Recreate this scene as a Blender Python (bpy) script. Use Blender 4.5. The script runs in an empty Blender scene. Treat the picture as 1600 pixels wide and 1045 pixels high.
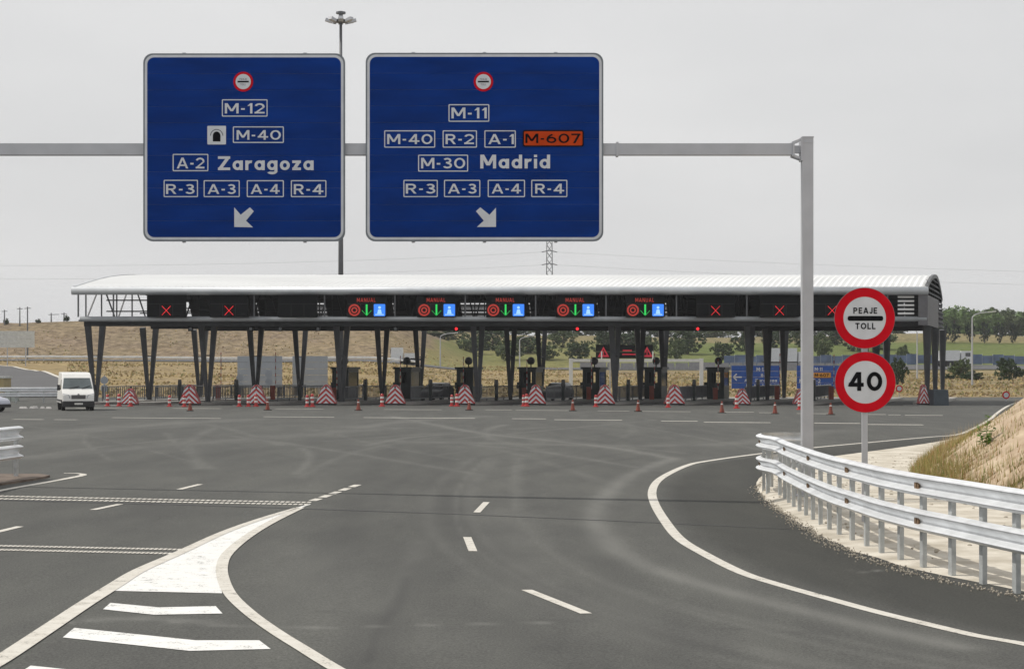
import bpy, math, random
import numpy as np
from mathutils import Vector, Matrix
random.seed(7); rng = np.random.default_rng(7)
S = bpy.context.scene
C = S.collection
R = math.radians
# ------------------------------------------------------------------ camera, sky, sun, exposure
F, CX, HY, CH = 3000.0, 800.0, 572.0, 2.74      # focal length in photo pixels, principal column, horizon row, eye height
cam = bpy.data.cameras.new('camera'); co = bpy.data.objects.new('camera', cam); C.objects.link(co)
cam.sensor_width = 36; cam.lens = F/1600*36; cam.shift_y = (HY-522.5)/1600
cam.clip_start = .5; cam.clip_end = 9000
co.location = (0, 0, CH); co.rotation_euler = (R(90), 0, 0)
S.camera = co
SUN_EL = R(52); SUN_AZ = R(8)      # the sun stands to the left and a little ahead
w = bpy.data.worlds.new('World'); S.world = w; w.use_nodes = True
nt = w.node_tree; nt.nodes.clear()
out = nt.nodes.new('ShaderNodeOutputWorld'); bg = nt.nodes.new('ShaderNodeBackground'); bg.inputs[1].default_value = .1
sky = nt.nodes.new('ShaderNodeTexSky'); sky.sky_type = 'NISHITA'; sky.sun_disc = False
sky.sun_elevation = SUN_EL; sky.sun_rotation = R(-90)+SUN_AZ; sky.dust_density = 5; sky.ozone_density = .5
tc = nt.nodes.new('ShaderNodeTexCoord')
mp = nt.nodes.new('ShaderNodeMapping'); mp.inputs['Scale'].default_value = (1, 1, 3.5)
nz = nt.nodes.new('ShaderNodeTexNoise'); nz.inputs['Scale'].default_value = 3.2; nz.inputs['Detail'].default_value = 5
rp = nt.nodes.new('ShaderNodeValToRGB')
rp.color_ramp.elements[0].position = .3; rp.color_ramp.elements[0].color = (7.15, 7.17, 7.2, 1)
rp.color_ramp.elements[1].position = .72; rp.color_ramp.elements[1].color = (8.25, 8.23, 8.2, 1)
mx = nt.nodes.new('ShaderNodeMixRGB'); mx.inputs[0].default_value = .93
L = nt.links.new
L(tc.outputs['Generated'], mp.inputs[0]); L(mp.outputs[0], nz.inputs['Vector']); L(nz.outputs[0], rp.inputs[0])
L(sky.outputs[0], mx.inputs[1]); L(rp.outputs[0], mx.inputs[2]); L(mx.outputs[0], bg.inputs[0]); L(bg.outputs[0], out.inputs[0])
sl = bpy.data.lights.new('sun', 'SUN'); sl.energy = 3.0; sl.angle = R(.55); sl.color = (1, .95, .87)
so = bpy.data.objects.new('sun', sl); C.objects.link(so)
so.rotation_euler = Vector((math.cos(SUN_EL)*math.cos(SUN_AZ), -math.cos(SUN_EL)*math.sin(SUN_AZ), -math.sin(SUN_EL))).to_track_quat('-Z', 'Y').to_euler()
so.location = (-40, 20, 60)
S.view_settings.view_transform = 'Standard'; S.view_settings.look = 'None'
S.view_settings.exposure = 0.0; S.view_settings.gamma = 1
S.render.engine = 'CYCLES'

# ------------------------------------------------------------------ materials
MATS = {}
def mat(name, col, rough=.7, metal=0., var=.12, scale=3., bump=0., bscale=40., emit=None, estr=1., stretch=None, col2=None, detail=6, spec=None, coords='Object'):
    m = bpy.data.materials.new(name); m.use_nodes = True; n = m.node_tree; b = n.nodes['Principled BSDF']
    b.inputs['Roughness'].default_value = rough; b.inputs['Metallic'].default_value = metal
    if spec is not None: b.inputs['Specular IOR Level'].default_value = spec
    t = n.nodes.new('ShaderNodeTexCoord'); mpn = n.nodes.new('ShaderNodeMapping')
    if stretch: mpn.inputs['Scale'].default_value = stretch
    n.links.new(t.outputs[coords], mpn.inputs[0])
    no = n.nodes.new('ShaderNodeTexNoise'); no.inputs['Scale'].default_value = scale; no.inputs['Detail'].default_value = detail
    n.links.new(mpn.outputs[0], no.inputs['Vector'])
    r = n.nodes.new('ShaderNodeValToRGB')
    c2 = col2 if col2 else tuple(c*(1+var) for c in col)
    c1 = tuple(c*(1-var) for c in col) if not col2 else col
    r.color_ramp.elements[0].position = .32; r.color_ramp.elements[0].color = (*c1, 1)
    r.color_ramp.elements[1].position = .68; r.color_ramp.elements[1].color = (*c2, 1)
    n.links.new(no.outputs[0], r.inputs[0]); n.links.new(r.outputs[0], b.inputs['Base Color'])
    if bump:
        n2 = n.nodes.new('ShaderNodeTexNoise'); n2.inputs['Scale'].default_value = bscale; n2.inputs['Detail'].default_value = 4
        n.links.new(mpn.outputs[0], n2.inputs['Vector'])
        bn = n.nodes.new('ShaderNodeBump'); bn.inputs['Strength'].default_value = bump; bn.inputs['Distance'].default_value = .02
        n.links.new(n2.outputs[0], bn.inputs['Height']); n.links.new(bn.outputs[0], b.inputs['Normal'])
    if emit:
        b.inputs['Emission Color'].default_value = (*emit, 1); b.inputs['Emission Strength'].default_value = estr
    MATS[name] = m
    return m
galv = mat('galvanised', (.45, .46, .485), .5, .3, .06, 2.5, .03, 60)
railm = mat('rail_steel', (.78, .80, .82), .42, .45, .10, 2.5, .05, 50)
postm = mat('guard_post', (.44, .46, .46), .55, .3, .15, 8)
rust = mat('rusty_steel', (.16, .10, .055), .8, 0, .4, 30)
bluesign = mat('blue_sheeting', (.0012, .030, .19), .33, 0, .2, 1.3, stretch=(.5, 1, 2.5), spec=.05)
signback = mat('sign_edge', (.18, .20, .22), .5, .3)
whitesheet = mat('white_sheeting', (.60, .62, .65), .5, 0, .07, 3, spec=.2)
redsheet = mat('red_sheeting', (.55, .004, .014), .45, 0, .08, 4, spec=.05)
blacksheet = mat('black_sheeting', (.006, .006, .008), .6, 0, .1, spec=.05)
orangesheet = mat('orange_sheeting', (.50, .055, .008), .45, 0, .08, spec=.05)
roofm = mat('roof_sheet', (.74, .75, .75), .45, .1, .07, .35, stretch=(.3, 1, 1))
gutterm = mat('gutter_metal', (.60, .63, .66), .38, .3, .08, 1)
steel = mat('painted_steel', (.13, .135, .145), .5, .1, .14, 2, spec=.3)
columnm = mat('column_paint', (.070, .074, .080), .5, .1, .14, 2, spec=.25)
leddark = mat('lamp_dark_red', (.1, .01, .01), .4, emit=(.8, .02, .06), estr=.38)
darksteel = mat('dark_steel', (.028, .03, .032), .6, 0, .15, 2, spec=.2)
beamm = mat('beam_steel', (.34, .36, .38), .45, .2, .1, 1)
endpanel = mat('end_panel', (.13, .13, .14), .55, .1, .1, 3)
ledbox = mat('display_housing', (.005, .006, .0065), .6, 0, .2, spec=.1)
ledred = mat('lamp_red', (.2, .01, .01), .4, emit=(1, .02, .03), estr=1.1)
leddim = mat('lamp_dim_red', (.1, .01, .01), .4, emit=(.8, .05, .025), estr=.42)
ledgreen = mat('lamp_green', (.02, .2, .04), .4, emit=(.02, .8, .13), estr=.75)
ledblue = mat('lamp_blue', (.02, .1, .3), .4, emit=(.03, .22, .95), estr=.95)
ledpale = mat('lamp_pale', (.3, .4, .5), .4, emit=(.30, .60, 1), estr=.95)
boothm = mat('booth_paint', (.032, .042, .042), .45, 0, .14, 3, spec=.3)
screenglass = mat('windscreen_glass', (.07, .09, .095), .06, 0, .2, 1.5, spec=.9)
glassm = mat('dark_glass', (.02, .026, .028), .08, 0, .1, spec=.8)
concrete = mat('concrete', (.33, .32, .30), .85, 0, .12, 5, .2, 60)
redplast = mat('red_plastic', (.42, .03, .03), .5, 0, .15, 10)
whiteplast = mat('white_plastic', (.62, .60, .58), .5, 0, .12, 10)
orangecone = mat('cone_plastic', (.20, .04, .022), .55, 0, .2, 8)
conebase = mat('cone_rubber', (.03, .025, .022), .8)
cabinet = mat('cabinet_brown', (.30, .055, .03), .55, 0, .2, 3)
vanwhite = mat('van_paint', (.72, .72, .70), .28, 0, .04, 2, spec=.6)
carsilver = mat('car_paint', (.44, .46, .52), .28, .4, .04, 2)
plastic = mat('black_plastic', (.018, .018, .02), .55)
tyre = mat('tyre_rubber', (.015, .015, .015), .85)
rimm = mat('rim_metal', (.35, .35, .36), .35, .6)
lampglass = mat('headlamp_glass', (.45, .47, .5), .15, .1)
platem = mat('plate_white', (.6, .6, .58), .5)
rubblep = mat('sign_back_metal', (.36, .39, .43), .5, .3, .06, 1)
palewall = mat('pale_wall', (.56, .57, .55), .8)
tanwall = mat('tan_wall', (.42, .34, .18), .8, 0, .1, 1)
bluefence = mat('blue_fence', (.10, .14, .24), .7, 0, .35, .6)
truckwhite = mat('truck_white', (.62, .64, .65), .5, 0, .05)
barkm = mat('bark', (.10, .075, .05), .9, 0, .3, 6)
def leafmat(name, c1, c2):
    m = mat(name, c1, .75, 0, 0, .9, col2=c2, spec=.2)
    return m
leafA = leafmat('leaf_dark', (.022, .040, .016), (.055, .085, .030))
leafB = leafmat('leaf_olive', (.050, .075, .030), (.11, .14, .055))
leafC = leafmat('leaf_bright', (.080, .14, .042), (.165, .235, .085))
leafD = leafmat('leaf_cypress', (.007, .016, .011), (.020, .034, .020))

# ------------------------------------------------------------------ geometry helpers
class MB:
    def __init__(s): s.v = []; s.f = []; s.m = []
    def add(s, vs, fs, mi=0):
        o = len(s.v); s.v += [tuple(p) for p in vs]; s.f += [tuple(i+o for i in f) for f in fs]; s.m += [mi]*len(fs); return s
    def box(s, c, d, M=None, mi=0, taper=1.):
        x, y, z = d[0]/2, d[1]/2, d[2]/2
        vs = [Vector((sx*x*(taper if sz > 0 else 1), sy*y*(taper if sz > 0 else 1), sz*z)) for sz in (-1, 1) for sx, sy in ((-1, -1), (1, -1), (1, 1), (-1, 1))]
        if M is not None: vs = [M @ p for p in vs]
        vs = [p+Vector(c) for p in vs]
        return s.add(vs, [(3, 2, 1, 0), (4, 5, 6, 7), (0, 1, 5, 4), (1, 2, 6, 5), (2, 3, 7, 6), (3, 0, 4, 7)], mi)
    def bar(s, a, b, wd, ht=None, mi=0, w2=None):
        a, b = Vector(a), Vector(b); d = (b-a).normalized(); ht = ht or wd
        up = Vector((0, 0, 1)) if abs(d.z) < .95 else Vector((0, 1, 0))
        sx = d.cross(up).normalized(); sy = sx.cross(d).normalized()
        k = (w2 or wd)/wd
        vs = []
        for p, q in ((a, 1), (b, k)):
            for i, j in ((-1, -1), (1, -1), (1, 1), (-1, 1)): vs.append(p+sx*i*wd/2*q+sy*j*ht/2*q)
        return s.add(vs, [(0, 1, 2, 3), (7, 6, 5, 4), (0, 4, 5, 1), (1, 5, 6, 2), (2, 6, 7, 3), (3, 7, 4, 0)], mi)
    def tube(s, pts, r, n=8, mi=0, r2=None, cap=True):
        pts = [Vector(p) for p in pts]; N = len(pts); o = len(s.v); vs = []; fs = []
        for i, p in enumerate(pts):
            d = (pts[min(i+1, N-1)]-pts[max(i-1, 0)]).normalized()
            up = Vector((0, 0, 1)) if abs(d.z) < .95 else Vector((0, 1, 0))
            sx = d.cross(up).normalized(); sy = sx.cross(d)
            rr = r if r2 is None else r+(r2-r)*i/(N-1)
            for k in range(n):
                a = 2*math.pi*k/n; vs.append(p+(sx*math.cos(a)+sy*math.sin(a))*rr)
        for i in range(N-1):
            for k in range(n):
                k2 = (k+1) % n; fs.append((i*n+k, i*n+k2, (i+1)*n+k2, (i+1)*n+k))
        if cap: fs.append(tuple(range(n-1, -1, -1))); fs.append(tuple((N-1)*n+k for k in range(n)))
        return s.add(vs, fs, mi)
    def lathe(s, prof, c=(0, 0, 0), n=12, mi=0):
        vs = []; fs = []; c = Vector(c)
        for r, z in prof:
            for k in range(n):
                a = 2*math.pi*k/n; vs.append(c+Vector((r*math.cos(a), r*math.sin(a), z)))
        for i in range(len(prof)-1):
            for k in range(n):
                k2 = (k+1) % n; fs.append((i*n+k, i*n+k2, (i+1)*n+k2, (i+1)*n+k))
        fs.append(tuple(range(n-1, -1, -1))); fs.append(tuple((len(prof)-1)*n+k for k in range(n)))
        return s.add(vs, fs, mi)
    def prism(s, poly, fn0, fn1, mi=0):
        n = len(poly); vs = [fn0(p) for p in poly]+[fn1(p) for p in poly]
        fs = [tuple(range(n)), tuple(range(2*n-1, n-1, -1))]+[(i, i+n, (i+1) % n+n, (i+1) % n) for i in range(n)]
        return s.add(vs, fs, mi)
    def grid(s, rows, mi=0):
        nr, nc = len(rows), len(rows[0]); vs = [p for r_ in rows for p in r_]
        fs = [(i*nc+j, i*nc+j+1, (i+1)*nc+j+1, (i+1)*nc+j) for i in range(nr-1) for j in range(nc-1)]
        return s.add(vs, fs, mi)
    def build(s, name, mats, parent=None, smooth=False, off=None, kind=None):
        me = bpy.data.meshes.new(name)
        vs = s.v
        if off is not None: vs = [(p[0]-off[0], p[1]-off[1], p[2]-off[2]) for p in vs]
        me.from_pydata(vs, [], s.f)
        if not isinstance(mats, (list, tuple)): mats = [mats]
        for m_ in mats: me.materials.append(m_)
        if len(mats) > 1: me.polygons.foreach_set('material_index', s.m)
        if smooth: me.polygons.foreach_set('use_smooth', [True]*len(me.polygons))
        me.update()
        o = bpy.data.objects.new(name, me); C.objects.link(o)
        if parent: o.parent = parent
        if kind: o['kind'] = kind
        return o
def fixnormals(o):
    import bmesh
    b = bmesh.new(); b.from_mesh(o.data); bmesh.ops.recalc_face_normals(b, faces=b.faces); b.to_mesh(o.data); b.free(); return o
def tag(o, label, cat, group=None):
    o['label'] = label; o['category'] = cat
    if group: o['group'] = group
    return o
def thing(name, label, cat, loc=(0, 0, 0), rz=0, group=None):
    o = bpy.data.objects.new(name, None); C.objects.link(o); o.location = loc; o.rotation_euler = (0, 0, rz)
    o.empty_display_size = .2
    return tag(o, label, cat, group)
def struct(o): o['kind'] = 'structure'; return o
def copy_tree(o, parent=None):
    c = o.copy(); C.objects.link(c); c.parent = parent
    for ch in list(o.children): copy_tree(ch, c)
    return c
def dup(root, loc, rz, label, scale=None):
    c = copy_tree(root); c.location = loc; c.rotation_euler = (0, 0, rz); c['label'] = label
    if scale: c.scale = scale if isinstance(scale, tuple) else (scale,)*3
    return c
ORD = ['leftmost', 'second', 'third', 'fourth', 'fifth', 'sixth', 'seventh', 'eighth', 'ninth', 'tenth', 'eleventh', 'twelfth', 'thirteenth', 'fourteenth', 'fifteenth', 'sixteenth', 'seventeenth', 'eighteenth', 'nineteenth', 'twentieth', 'twenty-first', 'twenty-second', 'twenty-third', 'twenty-fourth', 'twenty-fifth', 'twenty-sixth']
def nth(i, what, rest=''):
    return (('leftmost %s' % what) if i == 0 else '%s %s from the left' % (ORD[i], what))+((' '+rest) if rest else '')
def sm(t): t = min(max(t, 0), 1); return t*t*(3-2*t)
def gz(x, y):                       # the near carriageway falls 2 per cent to the right and flattens towards the plaza
    return -.02*(1-sm((y-55)/70))*min(max(x, -22), 22)
def P(px, py, Y): return Vector(((px-CX)/F*Y, Y, CH+(HY-py)/F*Y))
def G(px, py, dz=0.):               # where the sight line of a photo point meets the road
    z = 0
    for _ in range(12):
        Y = F*(CH-z)/(py-HY); z = gz((px-CX)/F*Y, Y)
    return Vector(((px-CX)/F*Y, Y, z+dz))
def X(px, Y): return (px-CX)/F*Y
def crom(pts, k=6):
    pts = [Vector(p) for p in pts]; out = []
    for i in range(len(pts)-1):
        p0, p1, p2, p3 = pts[max(i-1, 0)], pts[i], pts[i+1], pts[min(i+2, len(pts)-1)]
        for j in range(k):
            t = j/k
            out.append(.5*((2*p1)+(p2-p0)*t+(2*p0-5*p1+4*p2-p3)*t*t+(3*p1-p0-3*p2+p3)*t**3))
    return out+[pts[-1]]
def resample(pts, step):
    out = [pts[0].copy()]; acc = 0
    for a, b in zip(pts, pts[1:]):
        d = (b-a).length
        while acc+d >= step:
            a = a+(b-a)*((step-acc)/d); d = (b-a).length; acc = 0; out.append(a.copy())
        acc += d
    return out

# ------------------------------------------------------------------ terrain
def interp(tab, y):
    for (a, za), (b, zb) in zip(tab, tab[1:]):
        if y <= b: return za+(zb-za)*max(0, (y-a)/(b-a))
    return tab[-1][1]
LP = [(0, 0), (165, 0), (180, .45), (284, 3.3), (300, 3.75), (342, 10.7), (600, 11.5), (2500, 14), (8000, 20)]
RP = [(0, 0), (165, 0), (200, .5), (240, .95), (285, 1.8), (327, 2.7), (331, 3.0), (420, 7.6), (440, 9.6), (620, 11), (2500, 14), (8000, 20)]
def hn(x, y, s): return math.sin(x/s+1.3*math.sin(y/s*.7))*math.cos(y/s*1.1+.6*math.sin(x/s*1.7))
def tz(x, y):
    if y < 165: return gz(x, y)-.14
    t = sm((x+24)/20) if y > 170 else 1
    z = interp(LP, y)*(1-t)+interp(RP, y)*t
    k = sm((y-170)/60)
    z += k*(.18*hn(x, y, 9)+.07*hn(x+40, y, 3.1))*(1-.6*sm((y-285)/5)*(1-sm((y-330)/5))) + sm((y-305)/30)*.5*hn(x, y, 17)
    return z-.14*(1-sm((y-165)/10))
Ys = list(np.geomspace(4, 160, 26))+list(np.arange(163, 300, 3.))+list(np.arange(300, 350, 2.5))+list(np.arange(350, 450, 5.))+list(np.geomspace(460, 7500, 22))
us = list(np.linspace(-3400, -450, 22))+list(np.arange(-420, 2060, 14.))+list(np.linspace(2100, 5000, 22))
rows = []; zone = []
for y in Ys:
    r_ = []
    for u in us:
        x = (u-CX)/F*y; r_.append((x, y, tz(x, y)))
        t = sm((x+24)/20); n = .5+.5*hn(x, y, 14); n2 = .5+.5*hn(x+9, y+5, 6)
        # red: dry yellow grass, green: living grass, blue: bare earth
        if y < 300:
            e = .15+.35*n2; g = .12*n*(.4+t)
            if x > 14: e += .25; g += .15*n
        elif t < .5: e = .75+.2*n; g = .12*n2
        elif y < 425: g = .62+.45*sm((x-8)/30)+.3*(n-.5); e = .08
        else: e = .5+.3*n; g = .35
        zone.append((max(0, 1-e-g), min(g, 1), min(e, 1), 1))
    rows.append(r_)
m = MB().grid(rows)
gm = bpy.data.materials.new('dry_ground'); gm.use_nodes = True; n_ = gm.node_tree; b_ = n_.nodes['Principled BSDF']; b_.inputs['Roughness'].default_value = .95; b_.inputs['Specular IOR Level'].default_value = .1
at = n_.nodes.new('ShaderNodeAttribute'); at.attribute_name = 'zone'
sp = n_.nodes.new('ShaderNodeSeparateColor'); n_.links.new(at.outputs['Color'], sp.inputs[0])
tcn = n_.nodes.new('ShaderNodeTexCoord')
def noise(scale, det=6, vec=None, rough=.6):
    q = n_.nodes.new('ShaderNodeTexNoise'); q.inputs['Scale'].default_value = scale; q.inputs['Detail'].default_value = det; q.inputs['Roughness'].default_value = rough
    n_.links.new((vec or tcn.outputs['Object']), q.inputs['Vector']); return q
def ramp(src, c1, c2, a=.35, b=.65):
    q = n_.nodes.new('ShaderNodeValToRGB'); q.color_ramp.elements[0].position = a; q.color_ramp.elements[0].color = (*c1, 1); q.color_ramp.elements[1].position = b; q.color_ramp.elements[1].color = (*c2, 1)
    n_.links.new(src, q.inputs[0]); return q
def mixc(fac, a, b):
    q = n_.nodes.new('ShaderNodeMixRGB')
    if isinstance(fac, float): q.inputs[0].default_value = fac
    else: n_.links.new(fac, q.inputs[0])
    n_.links.new(a, q.inputs[1]); n_.links.new(b, q.inputs[2]); return q
def math_(op, a, b):
    q = n_.nodes.new('ShaderNodeMath'); q.operation = op; q.use_clamp = True
    for i, v in enumerate((a, b)):
        if isinstance(v, (int, float)): q.inputs[i].default_value = v
        else: n_.links.new(v, q.inputs[i])
    return q
nf = noise(.75, 9, rough=.78); nm = noise(.22, 6)
dry = ramp(nf.outputs[0], (.17, .125, .055), (.42, .32, .155), .3, .7); grn = ramp(nf.outputs[0], (.060, .088, .022), (.16, .185, .060)); ear = ramp(nf.outputs[0], (.10, .072, .048), (.29, .225, .16), .4, .6)
q1 = math_('ADD', sp.outputs[2], math_('MULTIPLY', math_('SUBTRACT', nm.outputs[0], .5).outputs[0], 1.4).outputs[0])
mixa = mixc(q1.outputs[0], dry.outputs[0], ear.outputs[0]); mixb = mixc(sp.outputs[1], mixa.outputs[0], grn.outputs[0])
n_.links.new(mixb.outputs[0], b_.inputs['Base Color'])
ground = struct(m.build('ground', gm, smooth=True))
ca = ground.data.color_attributes.new('zone', 'FLOAT_COLOR', 'POINT'); ca.data.foreach_set('color', np.array(zone, dtype=np.float32).ravel())

# ------------------------------------------------------------------ asphalt
def poly_dist(Xa, Ya, pts):
    d = np.full(Xa.shape, 1e9)
    for a, b in zip(pts, pts[1:]):
        ax, ay, bx, by = a[0], a[1], b[0], b[1]; dx, dy = bx-ax, by-ay; l2 = dx*dx+dy*dy+1e-9
        t = np.clip(((Xa-ax)*dx+(Ya-ay)*dy)/l2, 0, 1)
        d = np.minimum(d, np.hypot(Xa-(ax+t*dx), Ya-(ay+t*dy)))
    return d
EDGE_PX = [(1900, 1060), (1740, 1036), (1600, 1006), (1526, 993), (1449, 975), (1371, 956), (1294, 935), (1216, 913), (1158, 894), (1100, 865), (1062, 841.5), (1039, 814), (1023, 787), (1019, 768), (1027, 752), (1046.5, 739), (1074, 727), (1100, 721), (1177.5, 710), (1274, 699), (1371, 690), (1449, 683), (1495, 679), (1522, 669), (1546, 655.5), (1561, 643), (1580, 632), (1610, 622)]
edge = [G(*p) for p in EDGE_PX]
SN = [(1182, 760), (1190, 775), (1205, 792), (1235, 815), (1300, 855), (1380, 885), (1450, 905), (1530, 922), (1600, 937), (1700, 957), (1900, 990)]
SF = [(1182, 757), (1190, 748), (1215, 737), (1278, 719.5), (1325, 712), (1410, 700), (1487, 687), (1530, 673), (1560, 657), (1580, 646), (1620, 631)]
Yr = np.concatenate([np.geomspace(7, 60, 240), np.geomspace(60.5, 172, 130)]); ur = np.concatenate([np.linspace(-1300, -50, 60), np.arange(-43, 1650, 7.), np.linspace(1660, 2600, 50)])
UU, YY = np.meshgrid(ur, Yr); XX = (UU-CX)/F*YY
tt = np.clip((YY-55)/70, 0, 1); ZZ = -.02*(1-tt*tt*(3-2*tt))*np.clip(XX, -22, 22)
dust = np.zeros_like(XX); dark = np.zeros_like(XX)
def stroke(px, wdt, amt, arr):
    global dust, dark
    pts = crom([G(*p) for p in px], 5); mg = 2.6*wdt
    bx = [p.x for p in pts]; by = [p.y for p in pts]; r0, r1 = np.searchsorted(Yr, (min(by)-mg, max(by)+mg)); v = np.zeros_like(XX)
    if r1 <= r0: return
    d = poly_dist(XX[r0:r1], YY[r0:r1], pts); v[r0:r1] = amt*np.exp(-(d/wdt)**2)
    if arr == 'd': dust = np.maximum(dust, v)
    else: dark = np.maximum(dark, v)
stroke([(1052, 716), (985, 742), (948, 772), (930, 800), (940, 835), (985, 872), (1060, 902), (1180, 935), (1330, 972), (1500, 1010)], .24, .5, 'd')
stroke([(610, 650), (735, 674), (860, 688), (960, 700), (1050, 716)], .3, .5, 'd')
stroke([(560, 668), (660, 656), (760, 650)], .9, .3, 'd')
stroke([(0, 690), (180, 668), (380, 655)], 1.2, .28, 'd')
stroke([(40, 715), (330, 690), (620, 668)], .8, .22, 'd')
stroke([(640, 690), (850, 694), (1040, 696), (1180, 690), (1300, 672)], .9, .25, 'd')
stroke([(110, 972), (200, 966), (330, 976), (480, 980), (700, 975), (860, 972)], .05, .5, 'd')
stroke([(150, 968), (230, 965), (330, 972)], .16, .45, 'd')
stroke([(660, 845), (640, 880), (622, 920), (610, 955)], .2, .15, 'd')
stroke([(500, 860), (520, 900), (560, 940), (640, 1000)], 1.1, .12, 'd')
stroke([(800, 800), (820, 870), (880, 930), (1000, 990)], .9, .12, 'd')
stroke([(1330, 891), (1350, 893), (1372, 891)], .05, .8, 'd')
for o_ in (0, 1): stroke([(620+o_*60, 700), (560+o_*130, 760), (560+o_*160, 830), (650+o_*200, 920), (860+o_*230, 1010)], .55, .35, 'k')
stroke([(634, 900), (628, 925), (618, 950), (590, 985), (575, 1035)], .10, .9, 'k')
stroke([(590, 965), (580, 1000), (565, 1045)], .45, .55, 'k')
stroke([(500, 955), (700, 962), (1000, 975), (1300, 990)], .10, .45, 'k')
stroke([(1000, 715), (900, 727), (820, 742)], .22, .4, 'k')
for a_ in ((430, 700), (300, 690), (150, 710)): stroke([(a_[0]-260, a_[1]+25), (a_[0], a_[1]), (a_[0]+200, a_[1]-25)], .6, .25, 'k')
rs_ = random.Random(5)
for k in range(46):                    # faint scuffs and tyre marks fanning out from the lanes
    x0 = rs_.uniform(-40, 1150); y0 = rs_.uniform(655, 700); dx = rs_.uniform(-420, 420); y2 = y0+rs_.uniform(14, 70)
    stroke([(x0, y0), (x0+dx*.4+rs_.uniform(-40, 40), y0+(y2-y0)*.35), (x0+dx, y2)], rs_.uniform(.07, .22), rs_.uniform(.12, .34), rs_.choice('ddk'))
for k in range(16):
    o_ = rs_.uniform(-120, 330); q_ = rs_.uniform(.85, 1.15)
    stroke([(700+o_*.4, 715), (610+o_*.7, 760), (590+o_*.85, 830), (680+o_, 915), (900+o_*1.3*q_, 1000), (1150+o_*1.5*q_, 1060)], rs_.uniform(.05, .16), rs_.uniform(.10, .26), rs_.choice('dkk'))
# newer, darker asphalt on the shoulder between edge line and verge
poly = np.array([(p.x, p.y) for p in edge]); ins = np.zeros(XX.shape, bool)
cpoly = np.vstack([poly, [[60, 140], [60, 15]]]); j = len(cpoly)-1
for i in range(len(cpoly)):
    xi, yi = cpoly[i]; xj, yj = cpoly[j]
    c_ = ((yi > YY) != (yj > YY)) & (XX < (xj-xi)*(YY-yi)/(yj-yi+1e-12)+xi); ins ^= c_; j = i
sd = poly_dist(XX, YY, edge)
newer = np.where(ins, np.clip((sd-.02)/.6, 0, 1), 0)
nr, nc = XX.shape
me = bpy.data.meshes.new('road')
vs = np.stack([XX, YY, ZZ], -1).reshape(-1, 3)
idx = np.arange(nr*nc).reshape(nr, nc)
fs = np.stack([idx[:-1, :-1], idx[:-1, 1:], idx[1:, 1:], idx[1:, :-1]], -1).reshape(-1, 4)
me.vertices.add(len(vs)); me.vertices.foreach_set('co', vs.astype(np.float32).ravel())
me.loops.add(fs.size); me.loops.foreach_set('vertex_index', fs.astype(np.int32).ravel())
me.polygons.add(len(fs)); me.polygons.foreach_set('loop_start', np.arange(0, fs.size, 4, dtype=np.int32)); me.polygons.foreach_set('loop_total', np.full(len(fs), 4, dtype=np.int32))
me.update(calc_edges=True); me.polygons.foreach_set('use_smooth', [True]*len(fs))
ca = me.color_attributes.new('wear', 'FLOAT_COLOR', 'POINT')
ca.data.foreach_set('color', np.stack([dust, dark, newer, np.ones_like(dust)], -1).astype(np.float32).ravel())
am = bpy.data.materials.new('asphalt'); am.use_nodes = True; n_ = am.node_tree; b_ = n_.nodes['Principled BSDF']; b_.inputs['Roughness'].default_value = .88; b_.inputs['Specular IOR Level'].default_value = .25
at = n_.nodes.new('ShaderNodeAttribute'); at.attribute_name = 'wear'; sp = n_.nodes.new('ShaderNodeSeparateColor'); n_.links.new(at.outputs['Color'], sp.inputs[0])
tcn = n_.nodes.new('ShaderNodeTexCoord'); mpn = n_.nodes.new('ShaderNodeMapping'); mpn.inputs['Scale'].default_value = (.55, .12, 1); mpn.inputs['Rotation'].default_value = (0, 0, R(25)); n_.links.new(tcn.outputs['Object'], mpn.inputs[0])
grain = noise(38, 3, rough=.85); patch = noise(.5, 5, mpn.outputs[0]); streak = noise(2.2, 4, mpn.outputs[0])
base = ramp(grain.outputs[0], (.036, .037, .034), (.130, .131, .122), .30, .70)
pr = ramp(patch.outputs[0], (.84, .84, .85), (1.13, 1.13, 1.12), .3, .7); sr = ramp(streak.outputs[0], (.9, .9, .91), (1.1, 1.1, 1.09), .35, .65)
mul = n_.nodes.new('ShaderNodeMixRGB'); mul.blend_type = 'MULTIPLY'; mul.inputs[0].default_value = 1; n_.links.new(base.outputs[0], mul.inputs[1]); n_.links.new(pr.outputs[0], mul.inputs[2])
mul2 = n_.nodes.new('ShaderNodeMixRGB'); mul2.blend_type = 'MULTIPLY'; mul2.inputs[0].default_value = 1; n_.links.new(mul.outputs[0], mul2.inputs[1]); n_.links.new(sr.outputs[0], mul2.inputs[2])
def const(c):
    q = n_.nodes.new('ShaderNodeRGB'); q.outputs[0].default_value = (*c, 1); return q
dk = mixc(math_('MULTIPLY', sp.outputs[1], .55).outputs[0], mul2.outputs[0], const((.028, .028, .029)).outputs[0])
nw = n_.nodes.new('ShaderNodeMixRGB'); nw.blend_type = 'MULTIPLY'; nw.inputs[2].default_value = (.60, .60, .585, 1); n_.links.new(sp.outputs[2], nw.inputs[0]); n_.links.new(dk.outputs[0], nw.inputs[1])
dm = math_('MULTIPLY', sp.outputs[0], math_('ADD', streak.outputs[0], .25).outputs[0])
du = mixc(dm.outputs[0], nw.outputs[0], const((.215, .215, .20)).outputs[0])
n_.links.new(du.outputs[0], b_.inputs['Base Color'])
bn = n_.nodes.new('ShaderNodeBump'); bn.inputs['Strength'].default_value = .35; bn.inputs['Distance'].default_value = .006; n_.links.new(grain.outputs[0], bn.inputs['Height']); n_.links.new(bn.outputs[0], b_.inputs['Normal'])
me.materials.append(am); road = struct(bpy.data.objects.new('road', me)); C.objects.link(road)

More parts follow.
